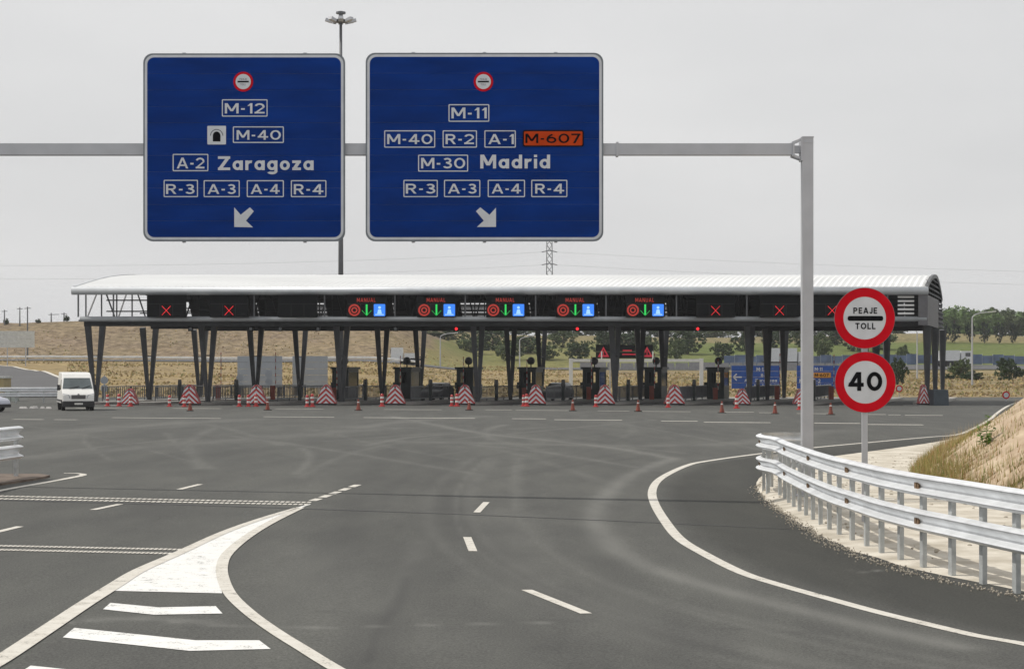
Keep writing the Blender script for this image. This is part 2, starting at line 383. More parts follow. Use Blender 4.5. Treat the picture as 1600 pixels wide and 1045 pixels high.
# road paint
pm = bpy.data.materials.new('road_paint'); pm.use_nodes = True; n_ = pm.node_tree; b_ = n_.nodes['Principled BSDF']; b_.inputs['Roughness'].default_value = .75
tcn = n_.nodes.new('ShaderNodeTexCoord')
g1 = noise(5, 6, rough=.7); g2 = noise(38, 3)
c1 = ramp(g1.outputs[0], (.50, .47, .41), (.64, .62, .57), .3, .7); wear = ramp(math_('MULTIPLY', g1.outputs[0], g2.outputs[0]).outputs[0], (0, 0, 0), (1, 1, 1), .135, .185)
fm = mixc(wear.outputs[0], const((.13, .13, .125)).outputs[0], c1.outputs[0]); n_.links.new(fm.outputs[0], b_.inputs['Base Color'])
pmw = pm.copy(); pmw.name = 'fresh_paint'
for q in pmw.node_tree.nodes:
    if q.type == 'VALTORGB' and q.color_ramp.elements[0].color[0] > .3:
        q.color_ramp.elements[0].color = (.66, .66, .64, 1); q.color_ramp.elements[1].color = (.78, .78, .76, 1)
shadowm = mat('painted_shadow', (.030, .030, .031), .7, 0, .25, 8)  # dark colour for the shadow line painted across the road
def strip(name, left, right, m_, dz=.006, sub=4):
    rows_ = []
    for a, b in zip(left, right):
        r_ = []
        for k in range(sub+1):
            p = a+(b-a)*(k/sub); r_.append((p[0], p[1], gz(p[0], p[1])+dz))
        rows_.append(r_)
    return MB().grid(rows_).build(name, m_, road)
def line(name, pts, wd, m_=pm, dz=.006, sub=1):
    Lf, Rt = [], []
    for i, p in enumerate(pts):
        d = (pts[min(i+1, len(pts)-1)]-pts[max(i-1, 0)]); d.z = 0; d.normalize(); nrm = Vector((-d.y, d.x, 0))
        wv = wd[i] if isinstance(wd, (list, tuple)) else wd
        Lf.append(p+nrm*wv/2); Rt.append(p-nrm*wv/2)
    return strip(name, Lf, Rt, m_, dz, sub)
def dense(px, k=6): return crom([G(*p) for p in px], k)
e_ = dense(EDGE_PX, 6); line('edge_line', e_, .19)
# gore area
def rs(px, n=40):
    c_ = dense(px, 8); tot = sum((b-a).length for a, b in zip(c_, c_[1:])); return resample(c_, tot/(n+.001))[:n+1]
gl = rs([(170.5, 913), (217, 888), (279, 861), (349, 830), (407, 809), (465, 792.5), (484, 787.5)]); gl[0] = G(174, 923)
gr = rs([(347, 927), (345, 908), (341, 890), (346, 870), (362, 851), (392, 831), (430, 810), (470, 793.2), (486, 788)])
strip('gore_paint', gl, gr, pmw, .006, 6)
line('gore_line', dense([(-130, 1110), (-60, 1066), (0, 1032), (64, 990), (130, 946), (176, 917)], 6)+dense([(184, 912), (219, 891), (281, 863.5), (350, 832), (408, 811), (464, 794)], 6), [.2]*32+[.2-.003*k for k in range(30)], pm, .011)
line('gore_line', dense([(640, 1110), (524, 1045), (475, 1015), (430, 987), (390, 958), (361, 930), (349, 905), (347, 885), (355, 866), (382, 842), (420, 818), (470, 793)], 6), .155, pm, .011)
def bar6(name, px, m_=pmw):
    a = [G(*p) for p in px]
    lf = [a[1]+(a[2]-a[1])*(k/4) for k in range(4)]+[a[2]+(a[3]-a[2])*(k/4) for k in range(5)]
    rt = [a[0]+(a[5]-a[0])*(k/4) for k in range(4)]+[a[5]+(a[4]-a[5])*(k/4) for k in range(5)]
    return strip(name, rt, lf, m_, .006, 2)
bar6('chevron_bar', [(172.5, 942), (161, 952), (240, 960.5), (347.7, 958.6), (337, 947), (248, 949)])
bar6('chevron_bar', [(116, 981), (98, 996), (296.5, 1017), (423, 1014), (405, 1000.5), (306, 1000.5)])
bar6('chevron_bar', [(48, 1040), (20, 1058), (380, 1100), (545, 1095), (520, 1073), (390, 1076)])
# dotted rumble lines
def dots(a, b, wd, n):
    A, B = G(*a), G(*b); mb = MB()
    for i in range(n):
        p = A+(B-A)*((i+.14)/n); q = A+(B-A)*((i+.86)/n); d = (q-p).normalized(); nr_ = Vector((-d.y, d.x, 0))*wd/2
        r_ = [[(t.x, t.y, gz(t.x, t.y)+.008) for t in (p-nr_, p+nr_)], [(t.x, t.y, gz(t.x, t.y)+.008) for t in (q-nr_, q+nr_)]]
        mb.grid(r_)
    o = mb.build('rumble_line', pm, road); return o
for a, b in (((-160, 772), (487, 785.2)), ((-160, 776.5), (482, 788.4))): dots(a, b, .30, 78)
for a, b in (((-160, 849.5), (283, 858.8)), ((-160, 855.5), (268, 865))): dots(a, b, .22, 62)
for k in range(5):
    a = (488+k*15.2, 782.5-k*5.4); line('dotted_dash', [G(*a), G(a[0]+10.5, a[1]-3.6)], .17)
for a, b, wd in (((280, 764.5), (313, 756.5), .13), ((145, 796.5), (188, 787.5), .13), ((-8, 832), (31, 822.5), .13), ((-190, 880), (-120, 862), .13), ((745, 800.5), (760, 784.5), .13), ((730, 839), (739, 861), .13), ((823, 921.5), (916, 958.5), .14)):
    line('lane_dash', [G(*a), G(*b)], wd)
line('nose_line', dense([(-60, 780), (0, 766.5), (60, 755.5), (110, 746.5), (130, 742), (122, 739.6), (100, 739.2)], 5), [.16]*31)
# dashes before the plaza
for a, b, y in ((175, 345, 652.5), (412, 522, 651), (568, 742, 652.3), (800, 853, 654), (866, 972, 655.6), (1033, 1090, 657.6), (1100, 1204, 659.5), (1272, 1344, 661), (1352, 1442, 663), (20, 120, 655)):
    line('yield_dash', [G(a, y), G(b, y+(b-a)*.007)], .55, pm)
for a, b, y in ((120, 200, 637.6), (270, 345, 637.8), (430, 505, 638.6), (600, 690, 639.6), (758, 800, 640.2), (806, 888, 640.8), (934, 983, 641.8), (1001, 1079, 642.6), (1132, 1178, 643.6), (1186, 1208, 644.6), (1245, 1300, 646), (1356, 1384, 647.4), (1388, 1407, 648), (1414, 1473, 648.6)):
    line('yield_dash', [G(a, y), G(b, y+(b-a)*.006)], .45, pm)
line('painted_shadow_line', [G(*p) for p in ((-160, 778), (0, 781.5), (300, 789), (470, 794.5), (700, 802.5), (900, 811), (1100, 820), (1236, 826.5))], [.14, .17, .17, .15, .11, .10, .10, .09], shadowm, .004)  # second shadow line painted on as a dark strip, its caster is not built

# verge inside the guardrail and the earth bank
sandm = mat('verge_gravel', (.40, .36, .29), .95, 0, 0, 1.6, .8, 30, col2=(.64, .60, .52), detail=12)
gritm = mat('kerb_grit', (.30, .27, .22), .95, 0, 0, 5, .8, 30, col2=(.52, .47, .39), detail=10)
sn, sf = rs(SN, 60), rs(SF, 60)
rows = []
for a, b in zip(sn, sf):
    r_ = []
    for k in range(21):
        t = k/20; p = a+(b-a)*t; jx = .05*math.sin(p.x*9+p.y*4)+.03*math.sin(p.y*17)
        h_ = .015+.075*sm(min(t, 1-t)*max((b-a).length, .01)/.5)
        r_.append((p.x+(jx if k == 0 else 0), p.y+(jx if k in (0, 20) else 0), gz(p.x, p.y)+(h_ if 0 < k < 20 else -.02)))
    rows.append(r_)
struct(MB().grid(rows).build('verge', sandm, smooth=True))
# loose grit along the asphalt edge
mb = MB()
for p in resample(dense(SN, 10), .045):
    for _ in range(2):
        s_ = random.uniform(.006, .018); q = p+Vector((random.gauss(.06, .10), random.gauss(.0, .09), 0))
        mb.lathe([(s_*.7, -.01), (s_, s_*.4), (s_*.5, s_*.9)], (q.x, q.y, gz(q.x, q.y)+.012+.02*random.random()), 5)
for _ in range(700):
    k = random.randrange(3, 55); f_ = random.uniform(.02, .7); q = sn[k]+(sf[k]-sn[k])*f_; s_ = random.uniform(.012, .05)
    mb.lathe([(s_*.7, -.01), (s_, s_*.3), (s_*.5, s_*.7)], (q.x, q.y, gz(q.x, q.y)+.085), 5)
o = mb.build('grit', gritm); o['kind'] = 'stuff'; tag(o, 'loose grit along the asphalt edge below the guardrail', 'gravel')
# left traffic island nose
isl = [G(-70, 771), G(0, 758.5), G(60, 749.5), G(78, 745.5), G(60, 743), G(0, 743), G(-70, 744)]
mb = MB(); nI = len(isl)
mb.add([(p.x, p.y, gz(p.x, p.y)+.05) for p in isl]+[(p.x, p.y, gz(p.x, p.y)-.05) for p in isl], [tuple(range(nI))]+[(i, i+nI, (i+1) % nI+nI, (i+1) % nI) for i in range(nI)])
struct(mb.build('traffic_island', mat('island_soil', (.10, .075, .06), .95, 0, 0, 3, .5, 20, col2=(.19, .15, .12))))
# bank
toe = crom([(9.4, 24, 0), (9.9, 36, 0), (10.0, 44, 0), (10.2, 49, 0), (12.2, 57, 0), (15.2, 67, 0), (19.5, 79, 0), (27, 93, 0), (38, 106, 0)], 12)
def bank_z(d): return .66*min(d, 7.5)+.12*max(0, min(d-7.5, 30))-.25*math.exp(-(d/.5)**2)*0
def bank_pt(i, d):
    p = toe[i]; t = toe[min(i+1, len(toe)-1)]-toe[max(i-1, 0)]; nrm = Vector((t.y, -t.x, 0)).normalized()
    q = p+nrm*d; h_ = bank_z(d)*1.0+sm(d/1.5)*(.10*hn(q.x, q.y, 1.1)+.05*hn(q.x+3, q.y, .45)+.09*abs(math.sin(i*.55+.35*math.sin(d*1.3)+.8*math.sin(i*.21)))*sm(d/2.5)-.05)
    return Vector((q.x, q.y, gz(p.x, p.y)+.03+h_))
rows = [[tuple(bank_pt(i, d)) for d in list(np.arange(0, 9, .35))+[11, 15, 22, 30]] for i in range(len(toe))]
bankm = mat('bank_earth', (.30, .215, .14), .95, 0, 0, 1.6, .5, 14, stretch=(1, .5, 2.2), col2=(.50, .40, .285), detail=10)
struct(MB().grid(rows).build('embankment', bankm, smooth=True))
# grass
def vcol_mat(name):
    m_ = bpy.data.materials.new(name); m_.use_nodes = True; t = m_.node_tree; b = t.nodes['Principled BSDF']; b.inputs['Roughness'].default_value = .8; b.inputs['Specular IOR Level'].default_value = .15
    a_ = t.nodes.new('ShaderNodeAttribute'); a_.attribute_name = 'tint'; t.links.new(a_.outputs['Color'], b.inputs['Base Color']); return m_
grassm = vcol_mat('grass_blades')
class Blades:
    def __init__(s): s.v = []; s.c = []
    def add(s, p, h, wd, col, lean=.35):
        a = random.uniform(0, 6.283); dx, dy = math.cos(a)*wd/2, math.sin(a)*wd/2; la = random.uniform(0, 6.283); l = random.uniform(0, lean)*h
        s.v += [(p[0]-dx, p[1]-dy, p[2]-.02), (p[0]+dx, p[1]+dy, p[2]-.02), (p[0]+math.cos(la)*l, p[1]+math.sin(la)*l, p[2]+h)]; s.c += [(*col, 1)]*3
    def build(s, name, label):
        me_ = bpy.data.meshes.new(name); n = len(s.v)//3; me_.from_pydata(s.v, [], [(3*i, 3*i+1, 3*i+2) for i in range(n)])
        ca_ = me_.color_attributes.new('tint', 'FLOAT_COLOR', 'POINT'); ca_.data.foreach_set('color', np.array(s.c, dtype=np.float32).ravel())
        me_.materials.append(grassm); o_ = bpy.data.objects.new(name, me_); C.objects.link(o_); o_['kind'] = 'stuff'; return tag(o_, label, 'grass')
def straw():
    t = random.random(); k = random.uniform(.7, 1.25)
    c = (.42, .33, .15) if t < .5 else ((.30, .30, .09) if t < .75 else (.38, .22, .10)); return tuple(q*k for q in c)
B = Blades()
for _ in range(26000):
    i = random.randrange(14, 96); i = min(i, len(toe)-1); near = i < 44
    d = abs(random.gauss(0, 1.15 if near else .7)) if random.random() < .85 else random.uniform(0, 6)
    if i > 66 and random.random() < .5: continue
    p = bank_pt(i, d-.25 if d > .25 else d); dens = hn(p.x, p.y, .8)+.5*hn(p.x, p.y, .31)
    if dens < -.2 and random.random() < .75: continue
    B.add(p, random.uniform(.08, .36)*(1.2 if d < 1 else .65), random.uniform(.008, .022), straw() if random.random() < .75 else (.20*random.uniform(.7, 1.2), .24, .06), .6)
for _ in range(900):
    i = random.randrange(20, 90); p = bank_pt(min(i, len(toe)-1), random.uniform(0, 1)); B.add(p, random.uniform(.3, .62), .012, (.46, .36, .2), .25)
B.build('grass', 'dry yellow grass along the foot of the earth bank')
B = Blades()
for _ in range(42000):
    y = random.uniform(170, 330); u = random.uniform(-60, 1660); x = (u-CX)/F*y
    if 283 < y < 302 and x < -8: continue
    if y > 300 and x < -8 and random.random() < .55: continue
    if x > 8 and 283 < y < 330: continue
    if hn(x+.8*y, y*.6, 6.5)+.5*hn(x, y, 2.3) < random.uniform(-.9, .5): continue
    if u < 105 and y < 276: continue
    k = random.uniform(.7, 1.2); g_ = random.random()
    c = (.40, .31, .15) if g_ < .7 else ((.20, .21, .08) if g_ < .85 else (.28, .19, .11))
    B.add((x, y, tz(x, y)), random.uniform(.08, .28), random.uniform(.15, .5), tuple(q*k for q in c), .8)
B.build('grass', 'dry straw coloured grass on the waste ground behind the toll plaza')

# ------------------------------------------------------------------ sign gantry
YG = 41.1
def _arc(cx, cy, rx, ry, a0, a1, T, n=16):
    o, i_ = [], []
    for k in range(n+1):
        a = R(a0+(a1-a0)*k/n); c_, s_ = math.cos(a), math.sin(a); o.append((cx+(rx+T/2)*c_, cy+(ry+T/2)*s_)); i_.append((cx+(rx-T/2)*c_, cy+(ry-T/2)*s_))
    return [[o[k], o[k+1], i_[k+1], i_[k]] for k in range(n)]
def _box(x0, y0, x1, y1): return [[(x0, y0), (x1, y0), (x1, y1), (x0, y1)]]
def _diag(x0, y0, x1, y1, wx): return [[(x0-wx/2, y0), (x0+wx/2, y0), (x1+wx/2, y1), (x1-wx/2, y1)]]
def glyph(c, T):
    h = T/2; xh = .70
    if c == '-': return .30, [_box(.02, .36, .28, .36+T)]
    if c == ' ': return .35, []
    if c == 'M': return .96, [_box(0, 0, T, 1), _box(.96-T, 0, .96, 1), _diag(.62*T, 1, .48, .22, T*1.15), _diag(.96-.62*T, 1, .48, .22, T*1.15)]
    if c == 'N': return .82, [_box(0, 0, T, 1), _box(.82-T, 0, .82, 1), _diag(.6*T, 1, .82-.6*T, 0, T*1.2)]
    if c == 'A': return .92, [_diag(.56*T, 0, .46, 1, T*1.1), _diag(.92-.56*T, 0, .46, 1, T*1.1), _box(.2, .22, .72, .22+T*.9)]
    if c in 'RP':
        r = (1-.40)/2-h; p = [_box(0, 0, T, 1), _box(T, 1-T, .40, 1), _box(T, .40, .40, .40+T), _arc(.40, .70, r, r, -90, 90, T)]
        return (.74, p+([_diag(.40, .42, .74-.6*T, 0, T*1.15)] if c == 'R' else []))
    if c == 'E': return .62, [_box(0, 0, T, 1), _box(T, 1-T, .62, 1), _box(T, .5-h, .56, .5+h), _box(T, 0, .62, T)]
    if c == 'L': return .58, [_box(0, 0, T, 1), _box(T, 0, .58, T)]
    if c == 'T': return .72, [_box(0, 1-T, .72, 1), _box(.36-h, 0, .36+h, 1-T)]
    if c == 'J': return .52, [_box(.52-T, .28, .52, 1), _arc(.25, .28, .27-h, .28-h, 180, 360, T)]
    if c == 'U': return .78, [_box(0, .36, T, 1), _box(.78-T, .36, .78, 1), _arc(.39, .36, .39-h, .36-h, 180, 360, T)]
    if c in 'O0': 
        w_ = .92 if c == 'O' else .80; return w_, [_arc(w_/2, .5, w_/2-h, .5-h, 0, 360, T, 28)]
    if c == 'Z': return .76, [_box(0, 1-T, .76, 1), _box(0, 0, .76, T), _diag(.65*T, T*.5, .76-.65*T, 1-T*.5, T*1.3)]
    if c == '1': return .36, [_box(.36-T, 0, .36, 1), _diag(.08, .74, .36-h, .99, T*.9)]
    if c == '2': return .70, [_box(0, 0, .70, T), _arc(.35, .68, .35-h, .32-h, -20, 165, T), _diag(.62*T, T*.6, .70-h*1.25, .58, T*1.15)]
    if c == '3': return .68, [_arc(.33, .735, .30-h, .265-h, -90, 150, T), _arc(.34, .285, .34-h, .285-h, -155, 90, T), _box(.24, .47, .36, .47+T)]
    if c == '4': return .80, [_box(.46, 0, .46+T, 1), _box(.02, .22, .80, .22+T), _diag(.08, .25, .52, .99, T*1.1)]
    if c == '6': return .74, [_arc(.37, .33, .37-h, .33-h, 0, 360, T, 24), _arc(.62, .36, .62-h, .64-h, 108, 180, T)]
    if c == '7': return .68, [_box(0, 1-T, .68, 1), _diag(.22, 0, .68-.6*T, 1-T*.4, T*1.1)]
    rx = .31
    if c == 'o': return 2*rx, [_arc(rx, xh/2, rx-h, xh/2-h, 0, 360, T, 24)]
    if c in 'ad': return 2*rx+.02, [_arc(rx, xh/2, rx-h, xh/2-h, 0, 360, T, 24), _box(2*rx+.02-T, 0, 2*rx+.02, xh if c == 'a' else 1)]
    if c == 'g': return 2*rx+.02, [_arc(rx, xh/2, rx-h, xh/2-h, 0, 360, T, 24), _box(2*rx+.02-T, -.08, 2*rx+.02, xh), _arc(rx, -.08, rx+.02-h, .22-h, 205, 360, T)]
    if c == 'r': return .42, [_box(0, 0, T, xh), _arc(.36, xh*.52, .36-h, xh*.48-h, 78, 175, T)]
    if c == 'i': return T, [_box(0, 0, T, xh), _box(0, .82, T, 1)]
    if c == 'z': return .54, [_box(0, xh-T, .54, xh), _box(0, 0, .54, T), _diag(.65*T, T*.5, .54-.65*T, xh-T*.5, T*1.3)]
    raise ValueError(c)
def text_fit(mb, s, x0, x1, z0, z1, y, T=.158, mi=0, gap=.15):
    polys = []; cur = 0
    for ch in s:
        w_, gl_ = glyph(ch, T)
        for g_ in gl_: polys.append([[(cur+p_[0], p_[1]) for p_ in q_] for q_ in g_])
        cur += w_+gap
    al = [p_ for g_ in polys for q_ in g_ for p_ in q_]; mnx = min(p_[0] for p_ in al); mxx = max(p_[0] for p_ in al); mny = min(p_[1] for p_ in al); mxy = max(p_[1] for p_ in al)
    for k, g_ in enumerate(polys):
        for q_ in g_: mb.add([(x0+(p_[0]-mnx)/(mxx-mnx)*(x1-x0), y-.0006*(k % 4), z0+(p_[1]-mny)/(mxy-mny)*(z1-z0)) for p_ in q_], [(0, 1, 2, 3)], mi)
def rrect(x0, x1, z0, z1, r, n=6):
    pts = []
    for cx, cz, a0 in ((x1-r, z0+r, -90), (x1-r, z1-r, 0), (x0+r, z1-r, 90), (x0+r, z0+r, 180)):
        for k in range(n+1): a = R(a0+90*k/n); pts.append((cx+r*math.cos(a), cz+r*math.sin(a)))
    return pts
def plate(mb, pts, y0, y1, mi=0): return mb.prism(pts, lambda p: (p[0], y0, p[1]), lambda p: (p[0], y1, p[1]), mi)
def ring(mb, outer, inner, y, mi=0, y2=None):
    n = len(outer); y2 = y if y2 is None else y2
    vs_ = [(p[0], y, p[1]) for p in outer]+[(p[0], y, p[1]) for p in inner]; fs_ = [(i, (i+1) % n, (i+1) % n+n, i+n) for i in range(n)]
    if y2 != y:
        vs_ += [(p[0], y2, p[1]) for p in outer]; fs_ += [(i, i+2*n, (i+1) % n+2*n, (i+1) % n) for i in range(n)]
    mb.add(vs_, fs_, mi)
def circ(cx, cz, r, n=32): return [(cx+r*math.cos(2*math.pi*k/n), cz+r*math.sin(2*math.pi*k/n)) for k in range(n)]
def disc(mb, cx, cz, r, y, mi=0, n=32): mb.add([(p[0], y, p[1]) for p in circ(cx, cz, r, n)], [tuple(range(n))], mi)

px_post = X(1261, YG); base = Vector((px_post, YG, gz(px_post, YG)))
gt = thing('sign_gantry', 'grey galvanised steel gantry with square post and beam carrying the blue signs', 'gantry', base)
zb = P(0, 234, YG).z; ztop = P(0, 216, YG).z
mb = MB(); mb.box((px_post, YG, (ztop+base.z)/2), (.235, .25, ztop-base.z))
mb.build('post', galv, gt, off=base)
mb = MB()
for sx, sy in ((-1, -1), (1, -1), (1, 1), (-1, 1)): mb.lathe([(.022, 0), (.022, .12)], (px_post+sx*.21, YG+sy*.21, base.z+.12), 6)
mb.box((px_post, YG, base.z+.1), (.56, .56, .05)); mb.build('base_plate', galv, gt, off=base)
mb = MB(); mb.box((px_post, YG, ztop+.012), (.26, .27, .02)); mb.box((px_post+.02, YG-.13, zb+.14), (.2, .012, .02)); mb.build('cap', galv, gt, off=base)
xl = X(-420, YG); xe = X(1238, YG)
mb = MB(); mb.box(((xl+xe)/2, YG, zb), (xe-xl, .22, .245)); mb.build('beam', galv, gt, off=base)
for xx in (-12.2, -5.0, 2.25): mb = MB(); mb.box((xx, YG, zb), (.05, .27, .30)); mb.build('splice_flange', galv, gt, off=base)
mb = MB()
mb.box((xe+.01, YG, zb), (.035, .34, .30))
for s in (-1, 1):
    for zz in (-1, 1): mb.bar((xe-.02, YG+s*.14, zb+zz*.13), (px_post-.10, YG+s*.11, zb+zz*.22), .03, .05)
mb.box((px_post-.135, YG, zb), (.035, .33, .50)); mb.bar((xe, YG, zb), (px_post-.1, YG, zb), .12, .16)
mb.build('bracket', galv, gt, off=base)
mb = MB(); mb.box((xl, YG, zb/2), (.235, .25, zb)); mb.build('post', galv, gt, off=base)

YS = YG-.22
def blue_sign(name, label, ox, outer, items, arrow):
    """items are laid out in sign coordinates measured on the photograph"""
    def q(zx, zy): v = P(ox+zx/3.2657, 70+zy/3.2657, YS); return v.x, v.z
    x0, z1 = q(outer[0], outer[1]); x1, z0 = q(outer[2], outer[3])
    b0 = Vector(((x0+x1)/2, YS, z0)); t = thing(name, label, 'sign', b0)
    mb = MB(); plate(mb, rrect(x0, x1, z0, z1, .20), YS, YS+.05); o = fixnormals(mb.build('panel', [signback], t, off=b0))
    mb = MB(); a = rrect(x0+.035, x1-.035, z0+.035, z1-.035, .19); bq = rrect(x0+.092, x1-.092, z0+.092, z1-.092, .15); ring(mb, a, bq, YS-.004); mb.build('border', whitesheet, t, off=b0)
    # the face is made of horizontal extruded planks, each its own piece
    nP = 11; e = .088
    for k in range(nP):
        za = z0+e+(z1-z0-2*e)*k/nP; zc = z0+e+(z1-z0-2*e)*(k+1)/nP; rr = .148
        if k == 0: pts = [(x0+e+rr*(1-math.sin(R(9*i))), za+rr*(1-math.cos(R(9*i)))) for i in range(10, -1, -1)]+[(x1-e-rr*(1-math.sin(R(9*i))), za+rr*(1-math.cos(R(9*i)))) for i in range(11)]+[(x1-e, zc-.002), (x0+e, zc-.002)]
        elif k == nP-1: pts = [(x0+e, za+.002), (x1-e, za+.002)]+[(x1-e-rr*(1-math.cos(R(9*i))), zc-rr*(1-math.sin(R(9*i)))) for i in range(11)]+[(x0+e+rr*(1-math.cos(R(9*i))), zc-rr*(1-math.sin(R(9*i)))) for i in range(10, -1, -1)]
        else: pts = [(x0+e, za+.002), (x1-e, za+.002), (x1-e, zc-.002), (x0+e, zc-.002)]
        mb = MB(); plate(mb, pts, YS-.010-.0015*(k % 2), YS-.001); fixnormals(mb.build('plank', bluesign, t, off=b0))
    yt = YS-.019
    for it in items:
        kind = it[0]
        if kind == 'disc':
            (cx, cz) = q(it[1], it[2]); r = it[3]/3.2657/F*YS
            mb = MB(); disc(mb, cx, cz, r, yt, 0); disc(mb, cx, cz, r*.76, yt-.004, 1)
            plate(mb, [(cx-r*.56, cz-r*.075), (cx+r*.56, cz-r*.075), (cx+r*.56, cz+r*.075), (cx-r*.56, cz+r*.075)], yt-.012, yt-.008, 2)
            text_fit(mb, 'PEAJE', cx-r*.36, cx+r*.36, cz+r*.16, cz+r*.34, yt-.008, mi=3); text_fit(mb, 'TOLL', cx-r*.28, cx+r*.28, cz-r*.38, cz-r*.2, yt-.008, mi=3)
            mb.build('toll_symbol', [redsheet, whitesheet, blacksheet, signback], t, off=b0)
        elif kind == 'route':
            f_, tx, s_ = it[1], it[2], it[3]; ax, az = q(f_[0], f_[1]); bx, bz = q(f_[2], f_[3]); mb = MB(); wl = .021
            ring(mb, rrect(ax, bx, bz, az, .02, 2), rrect(ax+wl, bx-wl, bz+wl, az-wl, .01, 2), yt)
            c0, c1 = q(tx[0], tx[1]); d0, d1 = q(tx[2], tx[3]); text_fit(mb, s_, c0, d0, d1, c1, yt); mb.build('route_number', whitesheet, t, off=b0)
        elif kind == 'word':
            tx, s_ = it[1], it[2]; c0, c1 = q(tx[0], tx[1]); d0, d1 = q(tx[2], tx[3]); mb = MB(); text_fit(mb, s_, c0, d0, d1, c1, yt, .19); mb.build('place_name', whitesheet, t, off=b0)
        elif kind == 'orange':
            f_, tx, s_ = it[1], it[2], it[3]; ax, az = q(f_[0], f_[1]); bx, bz = q(f_[2], f_[3]); mb = MB()
            plate(mb, rrect(ax, bx, bz, az, .05), yt-.002, yt, 1); plate(mb, rrect(ax+.03, bx-.03, bz+.03, az-.03, .03), yt-.006, yt-.003, 0)
            c0, c1 = q(tx[0], tx[1]); d0, d1 = q(tx[2], tx[3]); text_fit(mb, s_, c0, d0, d1, c1, yt-.010, mi=2); mb.build('route_number', [orangesheet, blacksheet, blacksheet], t, off=b0)['label'] = 'orange route plate with dark lettering'
        elif kind == 'tunnel':
            ax, az = q(*it[1][:2]); bx, bz = q(*it[1][2:]); mb = MB(); plate(mb, rrect(ax, bx, bz, az, .02), yt-.002, yt, 0)
            cx = (ax+bx)/2; hw = (bx-ax)*.205; z0_ = bz+(az-bz)*.16; zs = bz+(az-bz)*.47
            arch = [(cx-hw, z0_), (cx+hw, z0_)]+[(cx+hw*math.cos(R(18*i)), zs+hw*1.1*math.sin(R(18*i))) for i in range(11)]
            mb.add([(p[0], yt-.006, p[1]) for p in arch], [tuple(range(len(arch)))], 1)
            oo = [(cx+hw*1.75*math.cos(R(18*i)), zs+hw*1.75*math.sin(R(18*i))) for i in range(11)]; ii = [(cx+hw*1.5*math.cos(R(18*i)), zs+hw*1.5*math.sin(R(18*i))) for i in range(11)]
            mb.add([(p[0], yt-.006, p[1]) for p in oo+ii], [(i, i+1, i+12, i+11) for i in range(10)], 2)
            mb.build('tunnel_symbol', [whitesheet, blacksheet, signback], t, off=b0)
    a = [q(*p) for p in arrow]; mb = MB(); mb.add([(p[0], yt, p[1]) for p in a], [tuple(range(len(a)))]); mb.build('arrow', whitesheet, t, off=b0)
    mb = MB()
    for k in (.2, .5, .8) if x1-x0 > 4.5 else (.2, .8):
        xx = x0+(x1-x0)*k; mb.box((xx, YS+.075, (z0+z1)/2), (.07, .05, z1-z0+.05)); mb.box((xx, YS+.105, zb+.16), (.16, .012, .06)); mb.box((xx, YS+.105, zb-.16), (.16, .012, .06))
    mb.build('back_rail', galv, t, off=b0)
    return t
blue_sign('direction_sign', 'blue overhead sign reading M-12 and Zaragoza with arrow down left', 210, (45, 45, 1075, 1003), [
    ('disc', 556, 190, 51), ('route', (447, 280, 680, 368), (462, 300, 665, 352), 'M-12'), ('tunnel', (373, 415, 468, 510)),
    ('route', (503, 418, 763, 502), (522, 437, 748, 486), 'M-40'), ('route', (196, 558, 378, 646), (217, 577, 358, 632), 'A-2'), ('word', (427, 570, 915, 662), 'Zaragoza'),
    ('route', (150, 690, 325, 778), (162, 712, 308, 762), 'R-3'), ('route', (354, 692, 538, 778), (374, 712, 518, 762), 'A-3'), ('route', (574, 692, 763, 778), (594, 712, 742, 762), 'A-4'), ('route', (799, 692, 980, 778), (814, 712, 965, 764), 'R-4')],
    [(510, 930), (510, 830), (543, 868), (590, 830), (610, 850), (570, 898), (606, 932)])
blue_sign('direction_sign', 'wider blue overhead sign reading M-11 and Madrid with orange plate and arrow down right', 560, (37, 42, 1250, 1003), [
    ('disc', 638, 190, 50), ('route', (460, 305, 668, 394), (475, 322, 655, 377), 'M-11'), ('route', (132, 438, 392, 526), (147, 457, 378, 508), 'M-40'), ('route', (430, 438, 605, 526), (445, 457, 590, 508), 'R-2'),
    ('route', (643, 438, 803, 526), (663, 457, 793, 508), 'A-1'), ('orange', (838, 436, 1150, 522), (852, 455, 1133, 503), 'M-607'), ('route', (305, 562, 560, 648), (320, 578, 545, 632), 'M-30'), ('word', (622, 562, 978, 632), 'Madrid'),
    ('route', (230, 690, 405, 778), (242, 710, 393, 760), 'R-3'), ('route', (437, 690, 622, 778), (457, 710, 603, 760), 'A-3'), ('route', (660, 690, 850, 778), (680, 710, 830, 760), 'A-4'), ('route', (882, 690, 1066, 778), (902, 710, 1050, 760), 'R-4')],
    [(702, 930), (605, 930), (640, 898), (600, 850), (622, 830), (669, 868), (702, 832)])

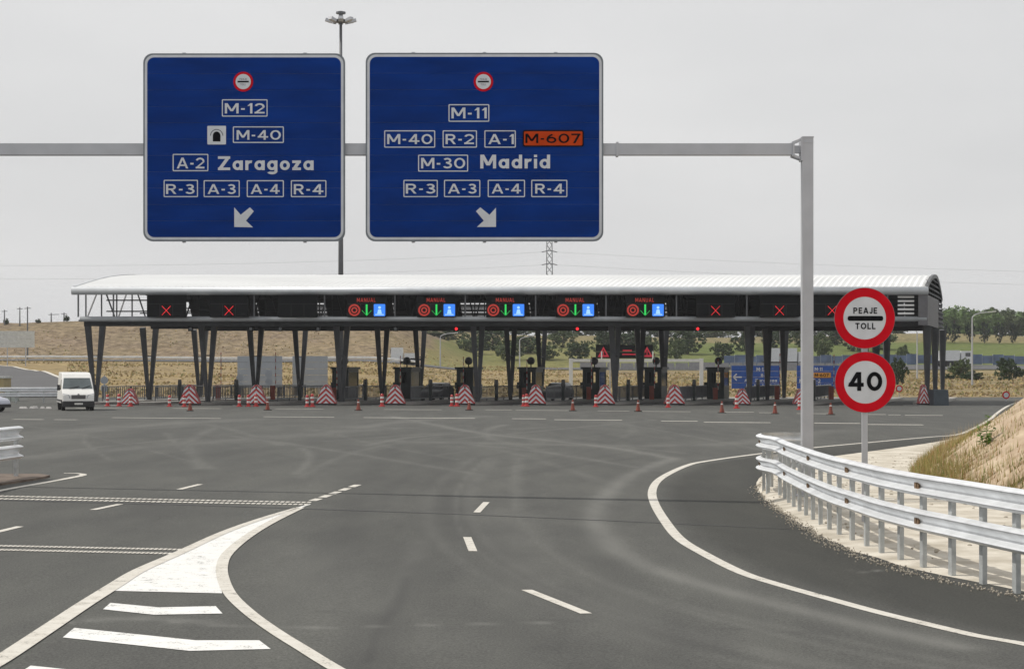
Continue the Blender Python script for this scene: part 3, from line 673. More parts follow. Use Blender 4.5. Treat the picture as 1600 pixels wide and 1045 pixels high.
# ------------------------------------------------------------------ round signs on a post
pb = G(1351, 822, .06); YR = pb.y
t = thing('road_sign', 'two round red rimmed signs, PEAJE TOLL above 40, on one grey post', 'road sign', pb)
mb = MB(); zt = P(0, 452, YR).z; mb.box((pb.x, YR, (zt+pb.z)/2), (.10, .06, zt-pb.z)); mb.build('post', galv, t, off=pb)
for nm, cpx, cpy in (('toll_disc', 1351, 497), ('speed_disc', 1352, 597)):
    c_ = P(cpx, cpy, YR-.06); r = 47.5/F*YR; y0 = YR-.05; mb = MB()
    plate(mb, circ(c_.x, c_.z, r, 48), y0-.012, y0, 2); ring(mb, circ(c_.x, c_.z, r*.99, 48), circ(c_.x, c_.z, r*.70, 48), y0-.016, 0); disc(mb, c_.x, c_.z, r*.715, y0-.0135, 1, 48)
    d = fixnormals(mb.build(nm, [redsheet, whitesheet, signback], t, off=pb))
    mb = MB(); yy = y0-.02
    def q(a, b): v = P(a, b, YR-.07); return v.x, v.z
    if nm == 'toll_disc':
        for s_, bx in (('PEAJE', (1333.5, 480.5, 1370.5, 490)), ('TOLL', (1336.5, 504.5, 1368, 514.2))): a = q(bx[0], bx[1]); b = q(bx[2], bx[3]); text_fit(mb, s_, a[0], b[0], b[1], a[1], yy, .19, gap=.2)
        a = q(1324.5, 493.6); b = q(1380, 501.2); mb.add([(p[0], yy, p[1]) for p in rrect(a[0], b[0], b[1], a[1], .035)], [tuple(range(28))])
    else:
        a = q(1324.5, 581); b = q(1378.5, 610.5); text_fit(mb, '40', a[0], b[0], b[1], a[1], yy, .21, gap=.16)
    mb.build('lettering', blacksheet, d, off=pb)
    mb = MB(); mb.box((c_.x, y0+.01, c_.z+.12), (.3, .02, .04)); mb.box((c_.x, y0+.01, c_.z-.12), (.3, .02, .04)); mb.build('clamp', galv, d, off=pb)

# ------------------------------------------------------------------ guardrails
WP = [(0, .315), (.05, .307), (.10, .285), (.11, .268), (.10, .25), (.01, .165), (0, .15), (0, .125), (.01, .115), (.10, .078), (.11, .062), (.10, .045), (.05, .012), (0, 0)]
def sweep(pts, z0, side, thick=.0, prof=WP, shift=.07):
    rows_ = []
    for i, p in enumerate(pts):
        d = pts[min(i+1, len(pts)-1)]-pts[max(i-1, 0)]; d.z = 0; d.normalize(); nrm = Vector((-d.y, d.x, 0))*side
        rows_.append([tuple(p+nrm*(o_+shift-thick)+Vector((0, 0, z0+h_))) for o_, h_ in prof])
    return rows_
def guardrail(name, label, path, side, heights, post_step, splice_step, mats=(railm, postm), posth=1.2, group=None):
    b0 = path[0].copy(); t = thing(name, label, 'guardrail', b0, 0, group)
    fine = resample(path, .25)
    for h_ in heights:
        mb = MB(); mb.grid(sweep(fine, h_, side)); a = len(mb.v); mb.grid([list(reversed(r_)) for r_ in sweep(fine, h_, side, .006)])
        mb.build('rail', mats[0], t, off=b0)
    for p in resample(path, post_step):
        mb = MB(); i = min(range(len(path)), key=lambda k: (path[k]-p).length); d = path[min(i+1, len(path)-1)]-path[max(i-1, 0)]; M_ = Matrix.Rotation(math.atan2(d.y, d.x), 3, 'Z')
        mb.box((p.x, p.y, p.z+posth/2-.05), (.115, .065, posth+.1), M_); mb.build('post', mats[1], t, off=b0)
    if splice_step:
        for p in resample(path, splice_step)[0 if splice_step < 3 else 1:]:
            i = min(range(len(path)), key=lambda k: (path[k]-p).length); d = path[min(i+1, len(path)-1)]-path[max(i-1, 0)]; d.z = 0; d.normalize(); nrm = Vector((-d.y, d.x, 0))*side
            for h_ in heights:
                mb = MB(); M_ = Matrix.Rotation(math.atan2(d.y, d.x), 3, 'Z'); c_ = p+nrm*.083+Vector((0, 0, h_+.155))
                mb.box(c_+nrm*.012, (.17, .02, .10), M_); mb.box(c_+nrm*.026, (.05, .016, .05), M_); mb.build('splice', rust, t, off=b0)
    return t
GR = [(2060, 1015), (1900, 987), (1740, 958), (1640, 939), (1569, 921), (1522, 908), (1481, 897), (1444, 887), (1411, 876.5), (1383, 867), (1359, 857), (1337, 848), (1317, 840), (1301, 832), (1286, 824), (1274, 817), (1256, 806), (1236, 793), (1219, 780)]
path = [G(*p, .03) for p in GR]; q = path[-1]
path += [Vector((q.x+a, q.y+b, q.z)) for a, b in ((-.13, 1.1), (-.06, 2.2), (.22, 3.0), (.70, 3.35), (1.25, 3.3))]
path = crom(path, 8)
for p in path: p.z = gz(p.x, p.y)+.05
guardrail('guardrail', 'double steel guardrail curving round the sandy verge in the right foreground', path, 1, (.47, .97), 1.0, 4.0, posth=1.22)
pl = crom([G(25, 747), G(0, 751), G(-60, 764), G(-200, 800)], 6)
for p in pl: p.z = gz(p.x, p.y)+.04
guardrail('guardrail', 'end of a double steel guardrail on the small traffic island at the left edge', pl, 1, (.40, .82), 2.0, 0, posth=1.1)
def far_path(pts): return crom([Vector((X(a, Y), Y, z)) for a, Y, z in pts], 6)
guardrail('guardrail', 'long grey guardrail crossing behind the white van at left', far_path([(-150, 141, .1), (0, 142, .1), (88, 143, .1), (135, 144, .1)]), -1, (.35, .75), 2.0, 0, posth=1.1)
guardrail('guardrail', 'thin grey guardrail along the foot of the left hillside', [Vector((x, 287, tz(x, 287)+.05)) for x in np.arange(-90, -12, 2.)], -1, (.45,), 4.0, 0, posth=.8)

# ------------------------------------------------------------------ toll plaza
TA = math.tan(R(16.2)); Y0 = 134.8
def K(x, u, z): return Vector((x+u*TA, Y0+u, z))
XL, XR = X(115, Y0), X(1447, Y0)
kb = Vector((XL, Y0, 0))
can = thing('toll_canopy', 'long white vaulted canopy on dark V-shaped columns over the toll lanes', 'canopy', kb)
PR = [(.1, 8.28), (1, 8.47), (2, 8.68), (3.5, 8.97), (5, 9.2), (6.5, 9.37), (8, 9.48), (9.5, 9.52), (11, 9.46), (12.5, 9.24), (14, 8.88), (15.5, 8.36), (16.5, 7.9)]
def rz_(u):
    for (a, za), (b, zb_) in zip(PR, PR[1:]):
        if u <= b: return za+(zb_-za)*max(0, (u-a)/(b-a))
    return max(5.9, 7.9-(u-16.5)*.8)
nx = int((XR-XL)/.11); rows = []; rows2 = []
for u, z in PR:
    rows.append([tuple(K(XL+(XR-XL)*i/nx, u, z+.035*math.sin(i*math.pi/2)+.02)) for i in range(nx+1)])
    rows2.append([tuple(K(XL+(XR-XL)*i/12, u, z-.12)) for i in range(13)])
MB().grid(rows).build('roof', roofm, can, off=kb)
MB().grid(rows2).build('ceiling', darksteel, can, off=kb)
for xx in (XL, XR):
    mb = MB(); mb.grid([[tuple(K(xx+(.08 if xx > 0 else -.08), u, z+.08)) for u, z in PR], [tuple(K(xx+(.08 if xx > 0 else -.08), u, z-.2)) for u, z in PR]]); mb.grid([[tuple(K(xx-(.1 if xx > 0 else -.1), u, z+.08)) for u, z in PR], [tuple(K(xx+(.08 if xx > 0 else -.08), u, z+.08)) for u, z in PR]])
    mb.build('verge_trim', gutterm if xx < 0 else steel, can, off=kb)
mb = MB(); mb.tube([K(XL-.12, 0, 8.03), K(XR+.12, 0, 8.03)], .285, 20); mb.build('gutter', gutterm, can, smooth=True, off=kb)
mb = MB(); mb.tube([K(XL+.4, .15, 6.05), K(XR, .15, 6.05)], .19, 14); mb.build('front_beam', beamm, can, smooth=True, off=kb)
for u in (.5, 10.3, 18.3):
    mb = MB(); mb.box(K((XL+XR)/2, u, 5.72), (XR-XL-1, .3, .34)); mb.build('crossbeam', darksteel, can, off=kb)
for i in range(25):
    xx = XL+.25+(XR-XL-.5)*i/24; mb = MB(); mb.bar(K(xx, .15, 6.2), K(xx, .15, 7.85), .10); mb.build('front_mullion', steel, can, off=kb)
# transverse trusses
for i in range(13):
    xx = XL+.25+(XR-XL-.5)*i/12; mb = MB()
    mb.bar(K(xx, .3, 5.95), K(xx, 18.3, 5.95), .12)
    us_ = [1.2, 3.4, 5.6, 7.9, 10.3, 12.7, 15.0, 16.4]; prev = None
    for k, u in enumerate(us_):
        mb.bar(K(xx, u, 5.95), K(xx, u, rz_(u)-.1), .09)
        if prev: mb.bar(K(xx, prev, 5.95 if k % 2 else rz_(prev)-.1), K(xx, u, rz_(u)-.1 if k % 2 else 5.95), .08)
        prev = u
    for (a, za), (b, zb_) in zip(PR, PR[1:]): mb.bar(K(xx, a, za-.18), K(xx, b, zb_-.18), .10)
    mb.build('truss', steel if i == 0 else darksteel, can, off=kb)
for u, z in ((4, 6.7), (4, 7.5), (9, 6.7), (9, 8.1), (13.5, 7.2)):
    mb = MB(); mb.bar(K(XL+.3, u, z), K(XR-.3, u, z), .09); mb.build('purlin', darksteel, can, off=kb)
# louvres at the back and at the right end
for k in range(7):
    z = 6.05+k*.33; u = 18.7-(z-5.9)/.8*.85
    mb = MB(); mb.grid([[tuple(K(XL+.5+(XR-XL-.5)*i/10, u-.1, z)) for i in range(11)], [tuple(K(XL+.5+(XR-XL-.5)*i/10, u+.1, z+(.27 if k % 3 else .22))) for i in range(11)]]); mb.build('louvre_slat', darksteel, can, off=kb)
for i in range(22):
    xx = XL+.6+(XR-XL-3.5)*i/21
    if i % 5 != 3: mb = MB(); mb.grid([[tuple(K(xx, 17.2, 5.95)), tuple(K(xx+2.6, 17.2, 5.95))], [tuple(K(xx, 16.2, 7.9)), tuple(K(xx+2.6, 16.2, 7.9))]]); mb.build('back_panel', darksteel, can, off=kb)
mb = MB()
for k in range(26):
    u0, u1 = 11*k/26, 11*(k+1)/26; mb.add([K(XR+.12, u0, 5.62), K(XR+.12, u1-.06, 5.62), K(XR+.12, u1-.06, 7.75), K(XR+.12, u0, 7.75), K(XR+.06, u1-.06, 5.62), K(XR+.06, u1, 5.62), K(XR+.06, u1, 7.75), K(XR+.06, u1-.06, 7.75)], [(0, 1, 2, 3), (4, 5, 6, 7)])
mb.add([K(XR+.12, 0, 5.62), K(XR-.55, 0, 5.62), K(XR-.55, 0, 7.75), K(XR+.12, 0, 7.75)], [(0, 1, 2, 3)])
mb.build('end_panel', endpanel, can, off=kb)
for k in range(10):
    z = 5.75+k*.36
    ua = 11.1 if z < 7.7 else max([u for u, zz in PR if zz < z-.0] and [u for u, zz in PR if zz < z and u < 9.5] or [0])+.2
    ub = 18.6-(max(z, 5.9)-5.9)/.8*.85 if z < 8 else [u for u, zz in PR if zz > z+.1][-1]
    mb = MB(); mb.add([K(XR+.10, ua, z), K(XR+.10, ub, z), K(XR-.12, ub, z+.27), K(XR-.12, ua, z+.27)], [(0, 1, 2, 3)]); mb.build('louvre_slat', darksteel, can, off=kb)
for k in range(5):
    z = 6.45+k*.29
    mb = MB(); mb.box(K(XR-1.45, .4, z), (1.15, .05, .14)); mb.build('louvre_slat', roofm, can, off=kb)

ISL = [130, 215, 308, 412, 520, 627, 735, 845, 952, 1060, 1165, 1257, 1347, 1446]
YI = 136.4
def I(i, u, z=0., dx=0.): return Vector((X(ISL[i], YI)+u*TA+dx, YI+u, z))
COLS = [0, 2, 4, 6, 8, 10, 12, 13]
for i in COLS:
    for u in (1.7, 9.8, 18.3):
        if i == 0 and u > 18: pass
        b0 = I(i, u, .1); mb = MB()
        for s in (-1, 1):
            top = b0+Vector((s*1.05*TA, s*1.05, 5.55)); 
            mb.bar(b0+Vector((s*.10*TA, s*.10, 0)), top, .21, .24, w2=.40)
        for z in (3.4,): h_ = z/5.55*1.05; mb.bar(b0+Vector((-h_*TA, -h_, z)), b0+Vector((h_*TA, h_, z)), .07)
        mb.box(b0+Vector((0, 0, .05)), (.5, .5, .1)); mb.build('column', columnm, can, off=kb)
# islands
for i in range(len(ISL)):
    wd = .95; prof = [I(i, -1.0, 0, 0), I(i, -.4, 0, .6), I(i, .6, 0, wd), I(i, 23, 0, wd), I(i, 23, 0, -wd), I(i, .6, 0, -wd), I(i, -.4, 0, -.6)]; mb = MB(); n = len(prof)
    mb.add([(p.x, p.y, .17) for p in prof]+[(p.x, p.y, -.05) for p in prof], [tuple(range(n))]+[(k, k+n, (k+1) % n+n, (k+1) % n) for k in range(n)])
    struct(fixnormals(mb.build('toll_island', concrete)))
# railings
def make_railing():
    t = thing('island_railing', '', 'railing', (0, 0, 0), 0, 'railings on the toll islands')
    ln = 17; mb = MB()
    for z in (1.06, .18): mb.bar((0, 0, z), (ln*TA, ln, z), .06)
    mb.build('rail', beamm, t)
    for k in range(9):
        u = ln*k/8; mb = MB(); mb.bar((u*TA, u, 0), (u*TA, u, 1.08), .07); mb.build('post', steel, t)
    mb = MB()
    for k in range(60):
        u = ln*(k+.5)/60; mb.bar((u*TA, u, .2), (u*TA, u, 1.03), .055)
    mb.build('balusters', steel, t)['kind'] = 'stuff'
    return t
proto = None
for i in range(len(ISL)-1):
    loc = I(i, 4.2, .17, -.75); lb = 'steel railing along the %s toll island from the left' % ('first' if i == 0 else ORD[i])
    if proto is None: proto = make_railing(); proto.location = loc; proto['label'] = lb
    else: dup(proto, loc, 0, lb)
# crash cushions with chevrons
def make_cushion(wb=1.55, wt=.62, h=1.45):
    t = thing('crash_cushion', '', 'crash cushion', (0, 0, 0), 0, 'chevron crash cushions at the island noses')
    def hw(z): return wb/2+(wt/2-wb/2)*min(1, z/(h*.82)) if z < h*.82 else wt/2*math.sqrt(max(0, 1-((z-h*.82)/(h*.18))**2))
    out_ = [(-hw(z), z) for z in np.linspace(h, .12, 14)]; out_ = out_+[(hw(z), z) for z in np.linspace(.12, h, 14)][:-1]
    mb = MB(); plate(mb, out_, 0, .9); fixnormals(mb.build('body', redplast, t))
    # white chevron stripes standing just off the curved nose
    for z0 in np.arange(-.15, h, .36):
        mb = MB()
        for s in (-1, 1):
            pts = []
            for k in range(9):
                xx = s*k/8*.78; zc = z0+.28-abs(xx)*.95; pts.append((xx, zc))
            vs_ = []
            for a, zc in pts:
                for z in (zc, zc+.17):
                    z_ = min(max(z, .13), h-.01); lim = hw(z_)*.985; vs_.append((max(-lim, min(lim, a)), -.006, z_))
            fs_ = [(2*k, 2*k+2, 2*k+3, 2*k+1) for k in range(8) if abs(vs_[2*k][2]-vs_[2*k+1][2]) > .02]
            if fs_: mb.add(vs_, fs_)
        if mb.f: mb.build('stripe', whitesheet, t)
    mb = MB(); plate(mb, [(-wb/2+.05, 0), (wb/2-.05, 0), (wb/2-.08, .12), (-wb/2+.08, .12)], .04, .86); mb.build('base', plastic, t)
    mb = MB(); mb.lathe([(.05, 0), (.06, .04), (.05, .12), (.02, .15)], (0, -.02, h*.83), 8); mb.build('lamp', plastic, t)
    return t
proto = make_cushion(); first = True
for i in range(1, len(ISL)):
    loc = I(i, -1.25, 0.0); s = .8 if i in (1, 10, 11, 12) else (.82 if i == 13 else 1.); lb = nth(i-1, 'red and white chevron crash cushion', 'at a toll island')
    if i == 13: lb = 'rightmost red and white chevron crash cushion beside the dark concrete block'
    if first: proto.location = loc; proto['label'] = lb; first = False; proto.scale = (s, 1, s)
    else: dup(proto, loc, 0, lb, (s, 1, s) if i != 13 else (.55, .7, 1.0))
# striped channelling posts and cones
def make_bollard():
    t = thing('channelling_post', '', 'bollard', (0, 0, 0), 0, 'striped channelling posts in front of the islands')
    mb = MB(); mb.lathe([(.2, 0), (.2, .05), (.11, .08), (.10, .74), (.05, .8)], n=10); mb.build('body', redplast, t)
    for z in (.25, .5): mb = MB(); mb.lathe([(.112, z), (.108, z+.13)], n=10); mb.build('stripe', whiteplast, t)
    return t
proto = make_bollard(); first = True; bl = []
for px, py in ((168, 634.5), (186, 634.5), (204, 635), (265, 635), (288, 635.5), (374, 635), (388, 635), (400, 635), (480, 635.5), (488, 635.5), (597, 635), (706, 634.5), (714, 634.8), (818, 634.5), (823, 634.8), (931, 635.5), (1044, 636.5), (1151, 638), (1249, 640)): bl.append((px, py))
for k, (px, py) in enumerate(bl):
    loc = G(px, py); lb = nth(k, 'red and white channelling post')
    if first: proto.location = loc; proto['label'] = lb; first = False
    else: dup(proto, loc, random.uniform(0, 6), lb, random.uniform(.95, 1.1))
def make_cone():
    t = thing('traffic_cone', '', 'cone', (0, 0, 0), 0, 'traffic cones on the approach lanes')
    mb = MB(); mb.box((0, 0, .025), (.36, .36, .05)); mb.build('base', conebase, t)
    mb = MB(); mb.lathe([(.15, .05), (.10, .28), (.045, .68), (.02, .70)], n=12); mb.build('body', orangecone, t, smooth=False)
    mb = MB(); mb.lathe([(.088, .36), (.062, .56)], n=12); mb.build('band', whiteplast, t); return t
proto = make_cone()
for k, (px, py) in enumerate(((297, 642), (418, 641), (560, 641.5), (733, 641), (895, 642), (997, 643), (1128, 645), (1211, 646.5), (1298, 648))):
    lb = nth(k, 'orange traffic cone', 'on the asphalt before the toll lanes'); loc = G(px, py)
    if k == 0: proto.location = loc; proto['label'] = lb
    else: dup(proto, loc, random.uniform(0, 1.5), lb)
for i in range(1, len(ISL)):      # painted noses in front of the islands
    p = I(i, -1.6); line('nose_mark', [Vector((p.x-1.5, p.y-.3, 0)), Vector((p.x+.3, p.y-.3, 0))], .5, pmw)
# booths
def make_booth():
    t = thing('toll_booth', '', 'toll booth', (0, 0, 0), 0, 'toll booths on the islands')
    W_, D_, H_ = 1.35, 2.3, 2.35
    mb = MB(); mb.box((0, 0, .5), (W_, D_, 1.0)); mb.build('base', boothm, t)
    mb = MB(); mb.box((0, 0, H_+.07), (W_+.22, D_+.24, .16)); mb.box((0, 0, H_-.13), (W_, D_, .24)); mb.build('roof', boothm, t)
    for sx in (-1, 1):
        for sy in (-1, 1): mb = MB(); mb.box((sx*(W_/2-.05), sy*(D_/2-.05), 1.6), (.1, .1, 1.24)); mb.build('corner_post', boothm, t)
    for sx in (-1, 1): mb = MB(); mb.box((sx*(W_/2-.05), 0, 1.6), (.02, D_-.2, 1.22)); mb.build('window', glassm, t)
    for sy in (-1, 1):
        for sx in (-1, 1): mb = MB(); mb.box((sx*.46, sy*(D_/2-.05), 1.6), (.22, .03, 1.22)); mb.build('window_frame', boothm, t)
        mb = MB(); mb.box((0, sy*(D_/2-.05), 1.12), (.7, .03, .26)); mb.build('sill', boothm, t)
    mb = MB(); mb.box((-.85, -.2, 1.05), (.38, .6, .5)); mb.build('service_counter', boothm, t)
    mb = MB(); mb.lathe([(.05, 0), (.05, .2), (.22, .24), (.31, .42), (.30, .58), (.2, .74), (.06, .80)], (.12, -.5, H_+.15), 14); mb.build('roof_unit', plastic, t, smooth=True)
    return t
proto = make_booth(); nb = 0
for i in range(3, 10):
    loc = I(i, 15.4, .17); lb = nth(nb, 'dark toll booth', 'under the canopy')
    if nb == 0: proto.location = loc; proto['label'] = lb; proto.rotation_euler = (0, 0, -R(16.2))
    else: dup(proto, loc, -R(16.2), lb)
    nb += 1
# raised barrier arms
def make_barrier():
    t = thing('barrier_arm', '', 'barrier', (0, 0, 0), 0, 'raised lane barriers')
    mb = MB(); mb.box((0, 0, .5), (.34, .42, 1.0)); mb.box((0, 0, 1.03), (.38, .46, .06)); mb.build('cabinet', cabinet, t)
    mb = MB(); mb.box((.22, 0, 2.25), (.05, .09, 2.8)); mb.build('boom', redplast, t)
    for k in range(5): mb = MB(); mb.box((.22, 0, 1.05+k*.56), (.058, .098, .30)); mb.build('stripe', whiteplast, t)
    return t
proto = make_barrier(); nb = 0
for i in range(1, 12):
    loc = I(i, 12.0, .17, .4); lb = nth(nb, 'raised red and white lane barrier', 'beside its cabinet')
    if nb == 0: proto.location = loc; proto['label'] = lb
    else: dup(proto, loc, 0, lb, (1, 1, random.uniform(.85, 1.0)))
    nb += 1
# payment posts
def make_pay():
    t = thing('payment_post', '', 'payment post', (0, 0, 0), 0, 'payment posts on the toll islands')
    mb = MB(); mb.box((0, 0, .55), (.2, .24, 1.1)); mb.build('pedestal', boothm, t)
    mb = MB(); mb.box((0, -.02, 1.32), (.26, .30, .5), taper=.8); mb.build('head', plastic, t)
    mb = MB(); mb.box((0, -.165, 1.34), (.15, .01, .2)); mb.build('screen', glassm, t)
    return t
proto = make_pay(); nb = 0
for i in list(range(1, 12)):
    loc = I(i, 7.0, .17, -.25); lb = nth(nb, 'dark payment post', 'on a toll island')
    if nb == 0: proto.location = loc; proto['label'] = lb
    else: dup(proto, loc, -R(16), lb)
    nb += 1
# concrete block under the right end
p = P(1467, 636, 134.5); p.z = 0
mb = MB(); mb.box((0, 0, .55), (1.05, 1.6, 1.1), taper=.94); o = tag(mb.build('concrete_block', mat('block_grey', (.055, .07, .085), .8)), 'dark blue grey concrete block below the right end of the canopy', 'block'); o.location = p
# lane displays
def display(px, mode, label):
    y = Y0-.35; b0 = Vector((X(px, y), y, 6.18)); t = thing('lane_display', label, 'display', b0, 0, 'lane displays on the canopy front')
    W_, H_ = 2.72, 1.50
    mb = MB(); mb.box((0, .12, H_/2), (W_, .30, H_)); mb.box((0, -.10, H_+.02), (W_+.1, .26, .05)); mb.build('housing', ledbox, t)
    mb = MB(); mb.box((0, -.045, .92), (W_-.1, .02, .03)); mb.box((-.45, -.045, .47), (.03, .02, .86)); mb.box((.45, -.045, .47), (.03, .02, .86)); mb.build('frame', darksteel, t)
    yy = -.06
    if mode == 'x':
        mb = MB()
        for s in (-1, 1): mb.bar((-.30, yy, .45-s*.32), (.30, yy, .45+s*.32), .12, .02)
        mb.build('red_cross', ledred, t)
    if mode == 'm':
        mb = MB(); text_fit(mb, 'MANUAL', -.68, .62, 1.05, 1.33, yy, .15, gap=.28); mb.build('lettering', leddim, t)
        mb = MB(); ring(mb, circ(-.86, .48, .42, 20), circ(-.86, .48, .30, 20), yy); ring(mb, circ(-.86, .48, .22, 12), circ(-.86, .48, .12, 12), yy); mb.build('red_ring', leddim, t)
        mb = MB(); mb.box((0, yy, .52), (.12, .02, .72))
        for s in (-1, 1): mb.bar((0, yy-.001, .10), (s*.33, yy-.001, .46), .11, .02)
        mb.build('green_arrow', ledgreen, t)
        mb = MB(); mb.add([(p_[0], yy, p_[1]) for p_ in rrect(.50, 1.30, .06, .90, .06)], [tuple(range(28))], 0)
        disc(mb, .90, .66, .10, yy-.004, 1, 10); mb.add([(.74, yy-.004, .22), (1.06, yy-.004, .22), (1.0, yy-.004, .52), (.80, yy-.004, .52)], [(0, 1, 2, 3)], 1)
        mb.add([(.60, yy-.004, .14), (1.2, yy-.004, .14), (1.2, yy-.004, .2), (.60, yy-.004, .2)], [(0, 1, 2, 3)], 1); mb.build('blue_symbol', [ledblue, ledpale], t)
    return t
modes = [(260, 'x'), (358, 'x'), (465, 'o'), (573, 'm'), (682, 'm'), (790, 'm'), (899, 'm'), (1008, 'm'), (1118, 'x'), (1218, 'x'), (1300, 'x')]
nm_ = {'x': 0, 'm': 0}
for px, md in modes:
    if md == 'o': lb = 'unlit dark lane display between the red crosses and MANUAL displays'
    elif md == 'x': lb = nth(nm_['x'], 'lane display showing a red cross'); nm_['x'] += 1
    else: lb = nth(nm_['m'], 'lane display reading MANUAL', 'with green arrow'); nm_['m'] += 1
    display(px, md, lb)
# hanging signals
for k, (px, lit) in enumerate(((298, 0), (392, 0), (438, 0), (497, 0), (618, 0), (713, 1), (902, 1), (1090, 1))):
    y = Y0+.6; b0 = Vector((X(px, y), y, 5.2)); t = thing('hanging_signal', nth(k, 'small signal box', 'hanging under the canopy beam'), 'signal', b0, 0, 'signals hanging under the canopy')
    mb = MB(); mb.box((0, 0, .16), (.34, .24, .3)); mb.bar((0, 0, .3), (0, 0, .6), .05); mb.box((0, -.16, .31), (.34, .14, .02)); mb.build('housing', ledbox, t)
    mb = MB(); disc(mb, 0, .17, .11, -.125, 0, 14); mb.build('lamp', ledred if lit else glassm, t)

# ------------------------------------------------------------------ signs and boards beyond the plaza
def board(name, label, x0, x1, y0, y1, Y, m_, posts=2, cat='sign', yb=None):
    a = P(x0, y0, Y); b = P(x1, y1, Y); gz0 = tz((a.x+b.x)/2, Y); b0 = Vector(((a.x+b.x)/2, Y, gz0)); t = thing(name, label, cat, b0)
    n = max(2, int(round((a.z-b.z)/.6)))
    for k in range(n):
        z_0 = b.z+(a.z-b.z)*k/n; z_1 = b.z+(a.z-b.z)*(k+1)/n; mb = MB(); mb.box(((a.x+b.x)/2, Y, (z_0+z_1)/2), (b.x-a.x, .06, z_1-z_0-.02)); mb.build('panel', m_, t, off=b0)
    for k in range(posts): xx = a.x+(b.x-a.x)*(k+.5)/posts; mb = MB(); mb.box((xx, Y+.09, (gz0+a.z)/2), (.12, .1, a.z-gz0)); mb.build('post', galv, t, off=b0)
    return t, a, b, b0
board('reversed_road_sign', 'larger pale grey back of a road sign behind the left toll lanes', 371, 441, 556, 606, 172, rubblep)
board('reversed_road_sign', 'pale grey back of a road sign behind a V-column, right of its larger neighbour', 457, 512, 556, 606, 174, rubblep)
board('reversed_road_sign', 'pale back of a sign on posts in front of the left hillside', -60, 54, 517, 543, 262, palewall, 4)
t, a, b, b0 = board('direction_sign', 'blue sign with left arrow seen between the right canopy columns', 1143, 1218, 571, 607, 176, mat('blue_far', (.012, .075, .34), .4))
def sg(mb, s_, x0, y0, x1, y1, mi=0, Y=175.93): p0 = P(x0, y0, Y); p1 = P(x1, y1, Y); text_fit(mb, s_, p0.x, p1.x, p1.z, p0.z, Y, .19, mi)
mb = MB(); sg(mb, 'M-12', 1182, 574, 1197, 579.5); sg(mb, 'M-40', 1189, 583.5, 1199, 589); sg(mb, 'A-2 Zaragoza', 1163, 592, 1214, 597.5); sg(mb, 'R-3 A-3 A-4 R-4', 1166, 600, 1212, 605); mb.build('lettering', whitesheet, t, off=b0)
mb = MB(); q0 = P(1146, 589, 175.93); q1 = P(1159, 589, 175.93); mb.bar(q0, q1, .02, .12)
for s in (-1, 1): mb.bar(q0, q0+Vector((.3, 0, s*.3)), .02, .12)
mb.build('arrow', whitesheet, t, off=b0)
t, a, b, b0 = board('direction_sign', 'blue sign with orange route plate partly hidden by the gantry post', 1245, 1312, 571, 607, 176, MATS['blue_far'])
mb = MB(); sg(mb, 'M-11', 1273, 574, 1285, 579); sg(mb, 'M-40 R-2', 1249, 592, 1282, 598); sg(mb, 'M-30 Madrid', 1262, 600, 1296, 605); mb.build('lettering', whitesheet, t, off=b0)
mb = MB(); q0 = P(1270, 582, 175.95); q1 = P(1298, 590, 175.95); plate(mb, rrect(q0.x, q1.x, q1.z, q0.z, .05), 175.9, 175.95); mb.build('route_plate', mat('yellow_orange', (.55, .24, .02), .5), t, off=b0)
mb = MB(); sg(mb, 'M-607', 1273, 583.5, 1295, 588.5, 0, 175.89); mb.build('lettering', blacksheet, t, off=b0)
t, a, b, b0 = board('message_board', 'dark electronic message board with red warning triangles behind the plaza', 931, 1020, 538.5, 560, 190, ledbox, 2, 'message board')
for cx in (943, 1011):
    mb = MB(); c_ = P(cx, 550, 189.9); s_ = .56
    tri = [(c_.x-s_, c_.z-s_*.85), (c_.x+s_, c_.z-s_*.85), (c_.x, c_.z+s_*.95)]; tri2 = [(c_.x+(p_[0]-c_.x)*.55, c_.z-.07+(p_[1]-c_.z+.07)*.55) for p_ in tri]; ring(mb, tri, tri2, 189.9); mb.box((c_.x, 189.9, c_.z-.1), (.09, .01, .4)); mb.build('warning_triangle', leddark, t, off=b0)
mb = MB(); mb.box((P(980, 547, 190).x, 189.9, P(0, 547.5, 190).z), (.9, .01, .12)); mb.box((P(984, 547, 190).x, 189.9, P(0, 553.5, 190).z), (1.5, .01, .12)); mb.build('lettering', leddark, t, off=b0)
Yp = 189; b0 = Vector((X(990, Yp), Yp, tz(X(990, Yp), Yp))); t = thing('portal_frame', 'white steel portal frame carrying the message board behind the booths', 'gantry', b0)
zt = P(0, 563, Yp).z
for px in (892, 1096): mb = MB(); xx = X(px, Yp); mb.box((xx, Yp, (zt+b0.z)/2), (.36, .3, zt-b0.z+.4)); mb.build('leg', truckwhite, t, off=b0)
mb = MB(); mb.box((X(994, Yp), Yp, zt), (X(1096, Yp)-X(892, Yp), .25, .28)); mb.build('beam', truckwhite, t, off=b0)
for k in range(2): mb = MB(); mb.tube([(X(940+k*80, Yp), Yp-.1, zt), (X(940+k*80, Yp), Yp-.1, zt+.9)], .06, 6); mb.build('bracket', truckwhite, t, off=b0)
